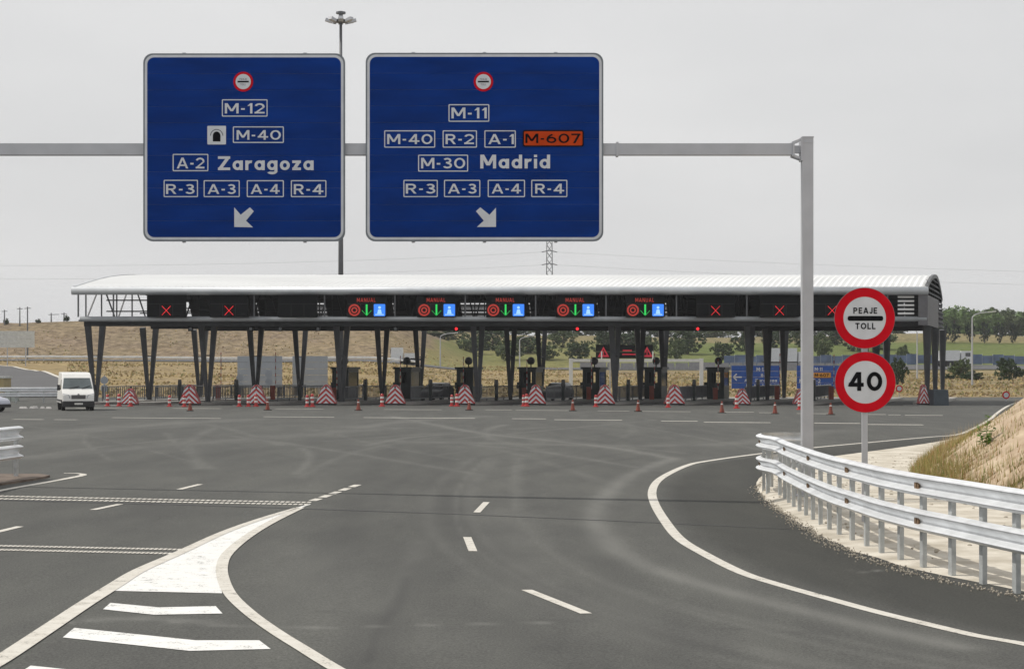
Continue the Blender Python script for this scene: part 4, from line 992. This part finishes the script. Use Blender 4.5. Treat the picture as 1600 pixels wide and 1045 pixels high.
# backs of round signs
for k, (px, py, Y) in enumerate(((163, 594, 156), (375, 590, 160), (420, 584, 162))):
    p = P(px, py, Y); g0 = 0.; t = thing('reversed_road_sign', nth(k, 'pair of grey round sign backs on a post'), 'sign', (p.x, Y, g0), 0, 'backs of round signs')
    mb = MB(); mb.box((0, .04, p.z/2+.2), (.08, .06, p.z+.4)); mb.build('post', galv, t)
    for z in (0, -.66): mb = MB(); plate(mb, circ(0, p.z+z, .31, 20), -.02, .02); fixnormals(mb.build('disc', rubblep, t))
for k, (px, py, Y, lb) in enumerate(((1572, 617, 150, 'small round red rimmed sign beside the road at the far right'), (1405, 607, 165, 'small round red rimmed sign right of the speed sign post'))):
    p = P(px, py, Y); t = thing('road_sign', lb, 'road sign', (p.x, Y, 0))
    mb = MB(); mb.box((0, .04, p.z/2), (.06, .05, p.z)); mb.build('post', galv, t)
    mb = MB(); plate(mb, circ(0, p.z, .30, 20), -.02, .02, 0); disc(mb, 0, p.z, .2, -.026, 1, 20); mb.build('disc', [redsheet, whitesheet], t)

# ------------------------------------------------------------------ mast, pylon, lamps
Ym = 166; pm0 = Vector((X(532.5, Ym), Ym, 0)); t = thing('high_mast_light', 'tall slender floodlight mast rising behind the canopy between the blue signs', 'light mast', pm0)
zt = P(0, 34, Ym).z
mb = MB(); mb.tube([(0, 0, 0), (0, 0, zt*.5), (0, 0, zt)], .27, 12, r2=.12); mb.build('mast', steel, t, smooth=True)
mb = MB(); mb.lathe([(.25, zt-.15), (.62, zt-.05), (.62, zt+.12), (.25, zt+.2), (.16, zt+.62), (.42, zt+.66), (.42, zt+.82), (.1, zt+.9)], n=12); mb.build('crown', steel, t)
for k in range(8):
    a = k*math.pi/4+.1; d = Vector((math.cos(a), math.sin(a), 0)); mb = MB(); mb.bar(d*.55+Vector((0, 0, zt+.04)), d*.85+Vector((0, 0, zt+.1)), .08)
    mb.bar(d*.72+Vector((0, 0, zt-.02)), d*1.32+Vector((0, 0, zt+.14)), .40, .26); mb.build('floodlight', galv, t)
Yy = 900; p = Vector((X(858.5, Yy), Yy, 10)); t = thing('power_pylon', 'faint lattice power pylon rising behind the canopy roof', 'pylon', p); zt = P(0, 372, Yy).z-10
mb = MB(); wf = lambda z: 1.75-.55*z/zt
for sx in (-1, 1):
    for sy in (-1, 1): mb.bar((sx*wf(0), sy*wf(0), 0), (sx*wf(zt), sy*wf(zt), zt), .34)
for k in range(16):
    z0_, z1_ = zt*k/16, zt*(k+1)/16
    for sy in (-1, 1): mb.bar((-wf(z0_), sy*wf(z0_), z0_), (wf(z1_), sy*wf(z1_), z1_), .2); mb.bar((wf(z0_), sy*wf(z0_), z0_), (-wf(z1_), sy*wf(z1_), z1_), .2)
mb.build('tower', steel, t)
za = [P(0, 393, Yy).z-10, P(0, 413, Yy).z-10]
for z in za: mb = MB(); mb.bar((-3.6, 0, z-.3), (0, 0, z+.5), .4); mb.bar((3.6, 0, z-.3), (0, 0, z+.5), .4); mb.build('crossarm', steel, t)
wirem = mat('cable', (.42, .43, .45), .6)
for z in za:
    for s, ex, ez in ((1, 420, -14), (-1, -330, -8)): mb = MB(); mb.tube([(s*3.4+(ex)*k/10, 0-60*k/10, z-.3+ez*(k/10)-(k/10)*(1-k/10)*14) for k in range(11)], .05, 4); mb.build('cable', wirem, t)
def street_lamp(px, y_top, Y, reach, label, base_y=None, arm_h=None):
    xx = X(px, Y); g0 = tz(xx, Y) if Y > 150 else 0; zt_ = P(0, y_top, Y).z; t = thing('street_lamp', label, 'street lamp', (xx, Y, g0)); h = zt_-g0; s = 1 if reach > 0 else -1; r_ = abs(reach)
    mb = MB(); mb.tube([(0, 0, 0), (0, 0, h*.5), (0, 0, h-.7)], .11, 8, r2=.075); mb.build('pole', galv, t)
    mb = MB(); mb.tube([(s*r_*(1-math.cos(a)), 0, h-.7+.65*math.sin(a)) for a in np.linspace(0, math.pi/2, 8)], .06, 6); mb.build('arm', galv, t)
    mb = MB(); mb.bar((s*(r_-.1), 0, h-.06), (s*(r_+.75), 0, h+.06), .28, .14); mb.build('lamp_head', palewall, t)
street_lamp(1519, 487, 215, 1.9, 'pale street lamp with curved arm right of the canopy end')
street_lamp(688, 520, 300, 2.0, 'far street lamp seen left of centre under the canopy')
street_lamp(812, 525, 300, 2.0, 'far street lamp seen near the centre under the canopy')
street_lamp(1433, 512, 250, -1.0, 'far street lamp just left of the canopy right end columns')

# ------------------------------------------------------------------ vehicles
def profile_body(mb, prof, hwf, mi=0):
    n = len(prof); vs_ = [(-hwf(y, z), y, z) for y, z in prof]+[(hwf(y, z), y, z) for y, z in prof]
    fs_ = [tuple(range(n)), tuple(range(2*n-1, n-1, -1))]+[(i, i+n, (i+1) % n+n, (i+1) % n) for i in range(n)]; mb.add(vs_, fs_, mi)
def wheel(t, x, y, r, wd):
    s = 1 if x > 0 else -1
    mb = MB(); prof = [(r*.62, -wd/2), (r*.93, -wd/2), (r, -wd*.3), (r, wd*.3), (r*.93, wd/2), (r*.62, wd/2)]; n = 20; vs_ = []
    for rr, h_ in prof:
        for k in range(n): a = 2*math.pi*k/n; vs_.append((x+h_, y+rr*math.cos(a), r+rr*math.sin(a)))
    fs_ = [(i*n+k, i*n+(k+1) % n, (i+1)*n+(k+1) % n, (i+1)*n+k) for i in range(5) for k in range(n)]; mb.add(vs_, fs_); o = mb.build('wheel', tyre, t)
    mb = MB(); vs_ = [(x+s*wd*.36, y+r*.64*math.cos(2*math.pi*k/n), r+r*.64*math.sin(2*math.pi*k/n)) for k in range(n)]; mb.add(vs_, [tuple(range(n))]); mb.build('rim', rimm, o)
def bevel(o, wv=.05, seg=3):
    md = o.modifiers.new('bevel', 'BEVEL'); md.width = wv; md.segments = seg; md.limit_method = 'ANGLE'; md.angle_limit = R(25)
vp = G(118, 640.5); van = thing('van', 'white panel van driving towards the camera at the left end of the toll plaza', 'van', vp, R(17)+math.pi*0)
# local axes: front of the vehicle faces -y
hv = lambda y, z: (.98 if z < 1.2 else .98-.13*(z-1.2)/1.2) - (.05 if y < -2.3 else 0)
prof = [(-2.42, .42), (-2.46, .62), (-2.42, .98), (-2.25, 1.12), (-1.72, 1.30), (-1.05, 2.02), (-.78, 2.22), (-.3, 2.34), (2.45, 2.36), (2.5, 2.2), (2.52, .45)]
mb = MB(); profile_body(mb, prof, hv); o = fixnormals(mb.build('body', vanwhite, van)); bevel(o)
def on_slope(y0, z0, y1, z1, off, f0, f1, pts):   # polygon on the line (y0,z0)-(y1,z1), pts in (fraction across, fraction up)
    d = Vector((0, y1-y0, z1-z0)); n = Vector((0, -(z1-z0), (y1-y0))).normalized(); 
    if n.y > 0: n = -n
    return [Vector((px_*(f0+(f1-f0)*v_), y0+(y1-y0)*v_, z0+(z1-z0)*v_))+n*off for px_, v_ in pts]
mb = MB(); mb.add(on_slope(-1.72, 1.30, -1.05, 2.02, .012, .93, .84, [(-.97, .06), (.97, .06), (.93, .97), (-.93, .97)]), [(0, 1, 2, 3)]); ws = mb.build('windscreen', screenglass, van)
mb = MB(); mb.bar((-.5, -1.70, 1.36), (.1, -1.58, 1.50), .03); mb.bar((.25, -1.70, 1.36), (.75, -1.56, 1.52), .03); mb.build('wiper', plastic, ws)
mb = MB(); mb.box((0, -2.43, .42), (1.92, .28, .36)); o = mb.build('bumper', plastic, van); bevel(o, .05)
mb = MB(); mb.box((0, -2.45, .86), (.84, .06, .22)); g_ = mb.build('grille', plastic, van)
for z in (.82, .9): mb = MB(); mb.box((0, -2.484, z), (.80, .012, .022)); mb.build('grille_bar', rimm, g_)
mb = MB(); disc(mb, 0, .99, .07, -2.45, 0, 14); mb.build('badge', rimm, van)
for s in (-1, 1):
    mb = MB(); mb.add([(s*.48, -2.455, .78), (s*.92, -2.40, .80), (s*.93, -2.36, 1.06), (s*.55, -2.43, .98)], [(0, 1, 2, 3)]); mb.build('headlight', lampglass, van)
    mb = MB(); mb.box((s*1.12, -1.35, 1.42), (.17, .12, .34)); mb.bar((s*.93, -1.35, 1.32), (s*1.1, -1.35, 1.36), .05); mb.build('mirror', plastic, van)
    wheel(van, s*.86, -1.62, .34, .22); wheel(van, s*.86, 1.55, .34, .22)
    mb = MB(); xs = [s*(hv(0, z)+.006) for z in (1.28, 1.95)]; mb.add([(xs[0], -1.45, 1.3), (xs[0], -.45, 1.3), (xs[1], -.45, 1.9), (xs[1], -.95, 1.9)], [(0, 1, 2, 3)]); mb.build('side_window', glassm, van)
    mb = MB(); xx = s*(hv(0, .8)+.004); mb.add([(xx, -.40, .45), (xx, -.38, .45), (xx, -.38, 1.28), (xx, -.40, 1.28)], [(0, 1, 2, 3)]); mb.box((xx, 0.2, .62), (.012, 4.2, .10)); mb.build('side_moulding', plastic, van)
mb = MB(); mb.box((0, -2.58, .44), (.5, .012, .11)); mb.build('number_plate', platem, van)
mb = MB(); mb.box((-.2, -1.36, 1.42), (.5, .02, .1)); mb.build('dashboard_paper', platem, van)
def make_car(label, loc, rz, paint):
    car = thing('car', label, 'car', loc, rz)
    hc = lambda y, z: (.84 if z < .9 else .84-.22*(z-.9)/.55)-(.10*max(0, (-y-1.7)/.35)**2)
    prof = [(-2.02, .28), (-2.08, .5), (-2.0, .68), (-1.75, .80), (-.95, .95), (-.25, 1.40), (.3, 1.46), (1.2, 1.44), (1.75, 1.1), (1.85, .7), (1.82, .3)]
    mb = MB(); profile_body(mb, prof, hc); o = fixnormals(mb.build('body', paint, car)); bevel(o, .06)
    mb = MB(); mb.add(on_slope(-.95, .95, -.25, 1.40, .012, .80, .62, [(-.95, .06), (.95, .06), (.95, .95), (-.95, .95)]), [(0, 1, 2, 3)]); mb.build('windscreen', glassm, car)
    mb = MB(); mb.box((0, -2.02, .36), (1.5, .14, .18)); mb.build('bumper', plastic, car)
    for s in (-1, 1):
        mb = MB(); mb.add([(s*.42, -2.03, .58), (s*.72, -1.94, .58), (s*.74, -1.80, .72), (s*.45, -1.98, .68)], [(0, 1, 2, 3)]); mb.build('headlight', lampglass, car)
        wheel(car, s*.76, -1.25, .30, .19); wheel(car, s*.76, 1.2, .30, .19)
        mb = MB(); mb.box((s*.92, -.7, 1.0), (.12, .1, .14)); mb.build('mirror', paint, car)
        mb = MB(); mb.add([(s*.80, -.7, .97), (s*.80, 1.3, .97), (s*.645, 1.1, 1.36), (s*.645, -.2, 1.36)], [(0, 1, 2, 3)]); mb.build('side_window', glassm, car)
make_car('silver hatchback nose at the left edge of the picture', G(-38, 643), R(62), carsilver)
darkpaint = mat('dark_car_paint', (.012, .014, .016), .3, 0, .1, 2)
make_car('dark car standing in the lane right of the second toll booth', Vector((X(683, 150), 150, 0)), -R(16.2), darkpaint)
make_car('dark car standing in the lane right of the fourth toll booth', Vector((X(872, 151), 151, 0)), -R(16.2), darkpaint)
def truck(px, Y, ln, h, rz, label, cabm):
    xx = X(px, Y); t = thing('truck', label, 'truck', (xx, Y, tz(xx, Y)+.05), rz)
    mb = MB(); mb.box((0, 0, 1.0+h/2), (ln, 2.4, h)); mb.build('cargo_box', truckwhite, t)
    mb = MB(); mb.box((ln/2+1.15, 0, 1.55), (1.9, 2.3, 2.1), taper=.9); mb.build('cab', cabm, t)
    mb = MB(); mb.box((ln/2+2.0, 0, 2.0), (.25, 2.0, .7)); mb.box((ln/2+1.35, -1.13, 2.0), (.8, .06, .6)); mb.build('cab_window', glassm, t)
    mb = MB(); mb.box((0, 0, .8), (ln+2, 2.0, .3)); mb.build('chassis', plastic, t)
    for k in (-.38, -.22, .35, .62): mb = MB(); mb.tube([(ln*k, -1.2, .5), (ln*k, 1.2, .5)], .5, 12); mb.build('wheel', tyre, t)
truck(1222, 316, 4.6, 2.2, 0, 'white box truck on the far road between the right canopy columns', truckwhite)
truck(1483, 318, 3.0, 1.7, 0, 'small white truck on the far road behind the canopy end', truckwhite)
truck(640, 292, 1.5, .75, R(180), 'small pale truck on the hillside road seen left of the centre booths', truckwhite)

# ------------------------------------------------------------------ far roads, fences, small buildings
farasph = mat('far_asphalt', (.085, .085, .088), .9, 0, .1, .3)
rows = [[(x, y, tz(x, y)+.1) for y in (287.6, 292, 296, 300)] for x in np.arange(-110, -4, 2.)]
struct(MB().grid(rows).build('hillside_road', farasph))
rows = [[(x, y, tz(x, y)+.12) for y in (300, 308, 316, 324)] for x in np.arange(4, 160, 3.)]
struct(MB().grid(rows).build('far_road', farasph))
# ramp behind the van
def ramp_path(pts, wd):
    c_ = crom(pts, 8); rows_ = []
    for i, p in enumerate(c_):
        d = c_[min(i+1, len(c_)-1)]-c_[max(i-1, 0)]; nrm = Vector((-d.y, d.x, 0)).normalized(); rows_.append([tuple((lambda q_: (q_.x, q_.y, max(tz(q_.x, q_.y), tz(p.x, p.y)-.15)+.12))(p+nrm*wd*k)) for k in (-.5, -.25, 0, .25, .5)])
    return rows_, c_
rws, cpth = ramp_path([Vector((X(60, 168), 168, 0)), Vector((X(35, 195), 195, 0)), Vector((X(10, 225), 225, 0)), Vector((X(-60, 262), 262, 0)), Vector((X(-220, 280), 280, 0))], 9)
ramp_o = struct(MB().grid(rws).build('ramp_road', farasph))
for k in (0, 4): MB().grid([[(r_[k][0], r_[k][1], r_[k][2]+.02), (r_[k][0]+(.5 if k == 0 else -.5)*1, r_[k][1], r_[k][2]+.02)] for r_ in rws]).build('edge_line', pm, ramp_o)
b0 = P(-14, 612, 150); b0.z = 0; t = thing('kiosk', 'tan rendered kiosk at the left edge behind the guardrail', 'kiosk', b0)
mb = MB(); mb.box((0, 0, .9), (2.5, 2.4, 1.8)); mb.build('wall', tanwall, t); mb = MB(); mb.box((0, 0, 1.87), (2.7, 2.6, .14)); mb.build('roof', palewall, t); mb = MB(); mb.box((.3, -1.21, .8), (.8, .03, 1.6)); mb.build('door', steel, t)
b0 = P(19, 611, 149); b0.z = 0; t = thing('equipment_cabinet', 'white equipment cabinet beside the tan kiosk', 'cabinet', b0)
mb = MB(); mb.box((0, 0, .5), (.85, .8, 1.0)); mb.build('body', mat('cabinet_green_white', (.42, .46, .42), .6), t); mb = MB(); mb.box((0, 0, 1.05), (.98, .9, .1)); mb.build('lid', palewall, t); mb = MB(); mb.box((0, -.41, .5), (.03, .02, .9)); mb.build('door_gap', plastic, t)
# white barrier stones at left
for k in range(6):
    p = G(32+k*8.5+random.uniform(-3, 3), 638+random.uniform(-.5, .3)); o = MB().box((0, 0, .05), (random.uniform(.25, .5), .22, random.uniform(.12, .2)), Matrix.Rotation(random.uniform(-.4, .4), 3, 'Z'), taper=.6).build('kerb_stone', whiteplast); o.location = p; tag(o, nth(k, 'small white kerb stone', 'left of the white van'), 'kerb stone', 'kerb stones left of the van')
# blue sheeted fence on the far road
fx0, fx1 = X(1130, 327), X(1700, 327); npan = 34; t0 = Vector((fx0, 326, tz(fx0, 326))); fen = thing('blue_fence', 'long blue grey sheeted fence along the far road at right', 'fence', t0)
for k in range(npan):
    xx = fx0+(fx1-fx0)*(k+.5)/npan; g_ = tz(xx, 326); mb = MB(); mb.box((xx, 326, g_+1.0), ((fx1-fx0)/npan-.06, .05, 1.55+.25*math.sin(k*2.3))); mb.build('panel', bluefence, fen, off=t0)
    mb = MB(); mb.box((xx+(fx1-fx0)/npan/2, 326.05, g_+.95), (.1, .08, 1.95)); mb.build('post', galv, fen, off=t0)
fx0, fx1 = X(905, 300), X(1330, 300); t0 = Vector((fx0, 299, tz(fx0, 299))); fen = thing('noise_fence', 'low grey barrier along the far road behind the message board', 'fence', t0)
for k in range(20):
    xx = fx0+(fx1-fx0)*(k+.5)/20; g_ = tz(xx, 299); mb = MB(); mb.box((xx, 299, g_+.6), ((fx1-fx0)/20-.04, .2, 1.2+.12*math.sin(k*1.7)), taper=.92); mb.build('panel', mat('barrier_grey', (.24, .25, .28), .8) if k == 0 else MATS['barrier_grey'], fen, off=t0)
# poles and fence posts on the hill crest
for k, (px, top, Y) in enumerate(((7, 484, 340), (31, 480, 338), (43, 479, 300), (80, 489, 344), (100, 488, 344))):
    xx = X(px, Y); g_ = tz(xx, Y); h = P(0, top, Y).z-g_; t = thing('utility_pole', nth(k, 'thin utility pole', 'on the left hill crest'), 'pole', (xx, Y, g_), 0, 'poles on the hill crest')
    mb = MB(); mb.tube([(0, 0, 0), (0, 0, h)], .13, 6, r2=.09); mb.build('pole', steel, t)
    mb = MB(); mb.bar((-.5, 0, h-.3), (.5 if k != 3 else 1.4, 0, h-.25), .1); mb.build('crossarm', steel, t)

# ------------------------------------------------------------------ vegetation
def crown_mesh(name, m_, n_cl, per, shape, leaf, seed):
    rg = np.random.default_rng(seed); V_ = []; 
    for _ in range(n_cl):
        while True:
            c_ = rg.uniform(-1, 1, 3)
            if np.linalg.norm(c_) < 1: break
        c_ = c_*np.array([.86, .86, 1]); c_[2] = c_[2]*.47+.46
        zz = c_[2]
        if shape == 'round': k = (.72+.62*math.sin(math.pi*min(max(zz*.8+.12, 0), 1)))
        elif shape == 'column': k = .25+1.0*math.sin(math.pi*min(max(zz*.86+.12, 0), 1))**.8
        else: k = 1.15-.5*zz
        rc = rg.uniform(.12, .26) if shape != 'column' else rg.uniform(.08, .15)
        for _ in range(per):
            d = rg.normal(0, 1, 3); d /= np.linalg.norm(d); p_ = np.array([c_[0]*k*.5, c_[1]*k*.5, zz])+d*rc*rg.uniform(.5, 1)*np.array([.5 if shape != 'column' else .6, .5 if shape != 'column' else .6, .62])
            a = rg.normal(0, 1, 3); a /= np.linalg.norm(a); b = np.cross(a, d); b /= (np.linalg.norm(b)+1e-6); s_ = leaf*rg.uniform(.6, 1.3)
            V_ += [p_-a*s_-b*s_*.55, p_+a*s_-b*s_*.55, p_+a*s_+b*s_*.55, p_-a*s_+b*s_*.55]
    V_ = np.array(V_); me_ = bpy.data.meshes.new(name); n = len(V_)//4; me_.from_pydata(V_.tolist(), [], [(4*i, 4*i+1, 4*i+2, 4*i+3) for i in range(n)]); me_.materials.append(m_); return me_
mb = MB(); mb.tube([(0, 0, -.1), (.015, 0, .25), (-.02, .01, .6)], .035, 7, r2=.012)
for a in range(6): mb.tube([(0, 0, .2+.05*a), (.22*math.cos(a*1.1), .22*math.sin(a*1.1), .48+.05*a)], .014, 5, r2=.005)
TR = mb.build('trunk', barkm); trunk_me = TR.data; bpy.data.objects.remove(TR)
CR = {('r', k): crown_mesh('crown', [leafA, leafB, leafC][k % 3], 64, 34, 'round', .034, 20+k) for k in range(6)}
CR.update({('c', k): crown_mesh('crown', leafD, 60, 26, 'column', .026, 40+k) for k in range(2)})
CR.update({('b', k): crown_mesh('crown', [leafA, leafB][k], 52, 34, 'bush', .036, 60+k) for k in range(2)})
def plant(name, label, px, py_top, py_base, wpx, Y, key, cat='tree', group=None, lift=.12):
    xx = X(px, Y); g_ = tz(xx, Y); h = P(0, py_top, Y).z-g_; h = max(h, .6); wd = wpx/F*Y
    t = thing(name, label, cat, (xx, Y, g_-.05), random.uniform(0, 6), group); 
    o1 = bpy.data.objects.new('trunk', trunk_me); C.objects.link(o1); o1.parent = t; o1.scale = (min(wd*.7, h), min(wd*.7, h), h)
    o2 = bpy.data.objects.new('crown', CR[key]); C.objects.link(o2); o2.parent = t; o2.location = (0, 0, h*lift); o2.scale = (wd*1.12, wd*1.12, h*(1-lift)*.98)
# cypress row
for k, (px, top, wpx) in enumerate(((1492, 502, 17), (1516, 499, 16), (1538, 499, 17), (1562, 500, 15), (1583, 502, 13), (1610, 500, 15), (1478, 505, 15))):
    plant('cypress_tree', nth(0 if k == 6 else k+1, 'dark columnar cypress', 'in the row on the far bank'), px, top, 535, wpx, 421, ('c', k % 2), 'tree', 'cypress row on the far bank', .03)
# bushes in front of the far road
for k, (px, top, wpx, Y, key, lb) in enumerate(((1502, 557, 30, 245, ('r', 1), 'airy olive green tree in front of the far road at right'), (1519, 577, 42, 235, ('b', 0), 'low dark bush below the airy tree at right'), (1571, 556, 36, 240, ('r', 0), 'dense dark rounded bush near the right edge'), (1482, 582, 22, 240, ('b', 0), 'small dark shrub right of the canopy end columns'), (1403, 556, 26, 215, ('r', 0), 'dark bush just right of the speed sign'), (1412, 536, 26, 335, ('b', 1), 'rounded bush above the blue fence beside the canopy end'), (1592, 572, 20, 250, ('b', 0), 'low dark shrub at the right edge'))):
    plant('bush', lb, px, top, 595, wpx, Y, key, 'bush', None, .03)
mid = [(905, 530, 30, 345, 0), (1074, 512, 36, 370, 0), (1056, 527, 24, 350, 1), (1129, 532, 24, 345, 0), (1285, 518, 24, 350, 1), (1160, 520, 26, 380, 0), (855, 530, 26, 350, 1), (825, 522, 40, 370, 0), (795, 528, 30, 352, 1), (770, 508, 40, 390, 0), (738, 520, 32, 370, 1), (700, 512, 36, 400, 0), (668, 516, 30, 395, 1), (985, 516, 34, 380, 0), (1015, 522, 24, 365, 1), (945, 514, 36, 390, 0), (880, 512, 30, 400, 1), (1210, 514, 28, 390, 0), (1250, 512, 30, 400, 1), (1335, 516, 28, 390, 0), (1375, 512, 30, 395, 1), (1305, 508, 34, 410, 0), (640, 512, 30, 420, 0), (600, 510, 26, 430, 1)]
mid.sort()
for k, (px, top, wpx, Y, v) in enumerate(mid):
    plant('round_tree', nth(k, 'rounded tree', 'on the slope seen under the canopy'), px, top, 540, wpx*1.25, Y, ('r', v if k % 2 else v+3), 'tree', 'round trees on the slope under the canopy', .05)
far = []
for k in range(17): far.append((1470+k*11+random.uniform(-4, 4), random.uniform(472, 485), random.uniform(38, 52), random.uniform(470, 560), random.choice((2, 5, 2, 5, 1))))
far.sort()
for k, (px, top, wpx, Y, v) in enumerate(far):
    plant('leafy_tree', nth(k, 'mid green leafy tree', 'in the treeline on the right skyline'), px, top, 515, wpx, Y, ('r', v), 'tree', 'treeline on the right skyline', .04)
o_ = [(650+k*30+random.uniform(-8, 8), random.uniform(498, 508), random.uniform(36, 46), random.uniform(450, 520), random.choice((0, 1, 3))) for k in range(26)]; o_.sort()
for k, (px, top, wpx, Y, v) in enumerate(o_):
    plant('background_tree', nth(k, 'dark green tree', 'in the background treeline behind the canopy'), px, top, 520, wpx, Y, ('r', v), 'tree', 'treeline hidden behind the canopy', .04)
for k, (px, top, Y) in enumerate(((10, 496, 341), (104, 491, 342), (60, 497, 341))):
    plant('shrub', nth([0, 2, 1][k], 'tiny dark shrub', 'on the crest of the left hill'), px, top, 500, 10, Y, ('b', 0), 'shrub', 'shrubs on the hill crest', .02)
# tall weed on the bank
wp = bank_pt(52, 2.0)
best = None
for i in range(30, 80):
    for d in np.arange(.3, 5, .1):
        q_ = bank_pt(i, d); e_x = CX+F*q_.x/q_.y-1581; e_y = HY-F*(q_.z-CH)/q_.y-738
        if best is None or e_x*e_x+e_y*e_y < best[0]: best = (e_x*e_x+e_y*e_y, q_)
wp = best[1]; t = thing('weed_plant', 'green leafy weed standing on the earth bank at the right edge', 'plant', wp)
rw = random.Random(3); weedm = leafmat('leaf_weed', (.10, .19, .03), (.20, .32, .07))
for sx, sy, lx, ly, hh in ((0, 0, .05, 0, .74), (.06, .03, .16, .05, .46), (-.05, .02, -.16, .02, .5), (.02, -.05, .04, -.14, .36)):
    mb = MB(); tip = Vector((sx+lx, sy+ly, hh)); p_0 = Vector((sx, sy, -.05)); mid_ = (p_0+tip)/2+Vector((0, 0, .05)); mb.tube([p_0, mid_, tip], .010, 5, r2=.004); mb.build('stem', weedm, t)
    for k in range(int(55*hh)):
        f_ = rw.uniform(.12, .95); p0 = p_0+(tip-p_0)*f_; a = rw.uniform(0, 6.283); ln = rw.uniform(.09, .2)*(1.15-.6*f_); d = Vector((math.cos(a), math.sin(a), rw.uniform(-.1, 1.1))).normalized(); sd = Vector((-math.sin(a), math.cos(a), rw.uniform(-.3, .3)))*ln*.32; mb = MB()
        mb.add([p0, p0+d*ln*.45+sd, p0+d*ln+Vector((0, 0, -.3*ln)), p0+d*ln*.45-sd], [(0, 1, 2, 3)]); mb.build('leaf', weedm, t)

# ------------------------------------------------------------------ haze
mb = MB(); mb.box((0, 3900, 36), (24000, 8200, 76.6)); hz = mb.build('haze', []); hz['kind'] = 'stuff'
hm = bpy.data.materials.new('haze'); hm.use_nodes = True; hn_ = hm.node_tree; hn_.nodes.remove(hn_.nodes['Principled BSDF'])
pv = hn_.nodes.new('ShaderNodeVolumePrincipled'); pv.inputs['Color'].default_value = (.93, .95, 1, 1); pv.inputs['Density'].default_value = .00018
hn_.links.new(pv.outputs[0], [q_ for q_ in hn_.nodes if q_.type == 'OUTPUT_MATERIAL'][0].inputs['Volume']); hz.data.materials.append(hm)
tag(hz, 'thin pale haze over the whole plain', 'haze')
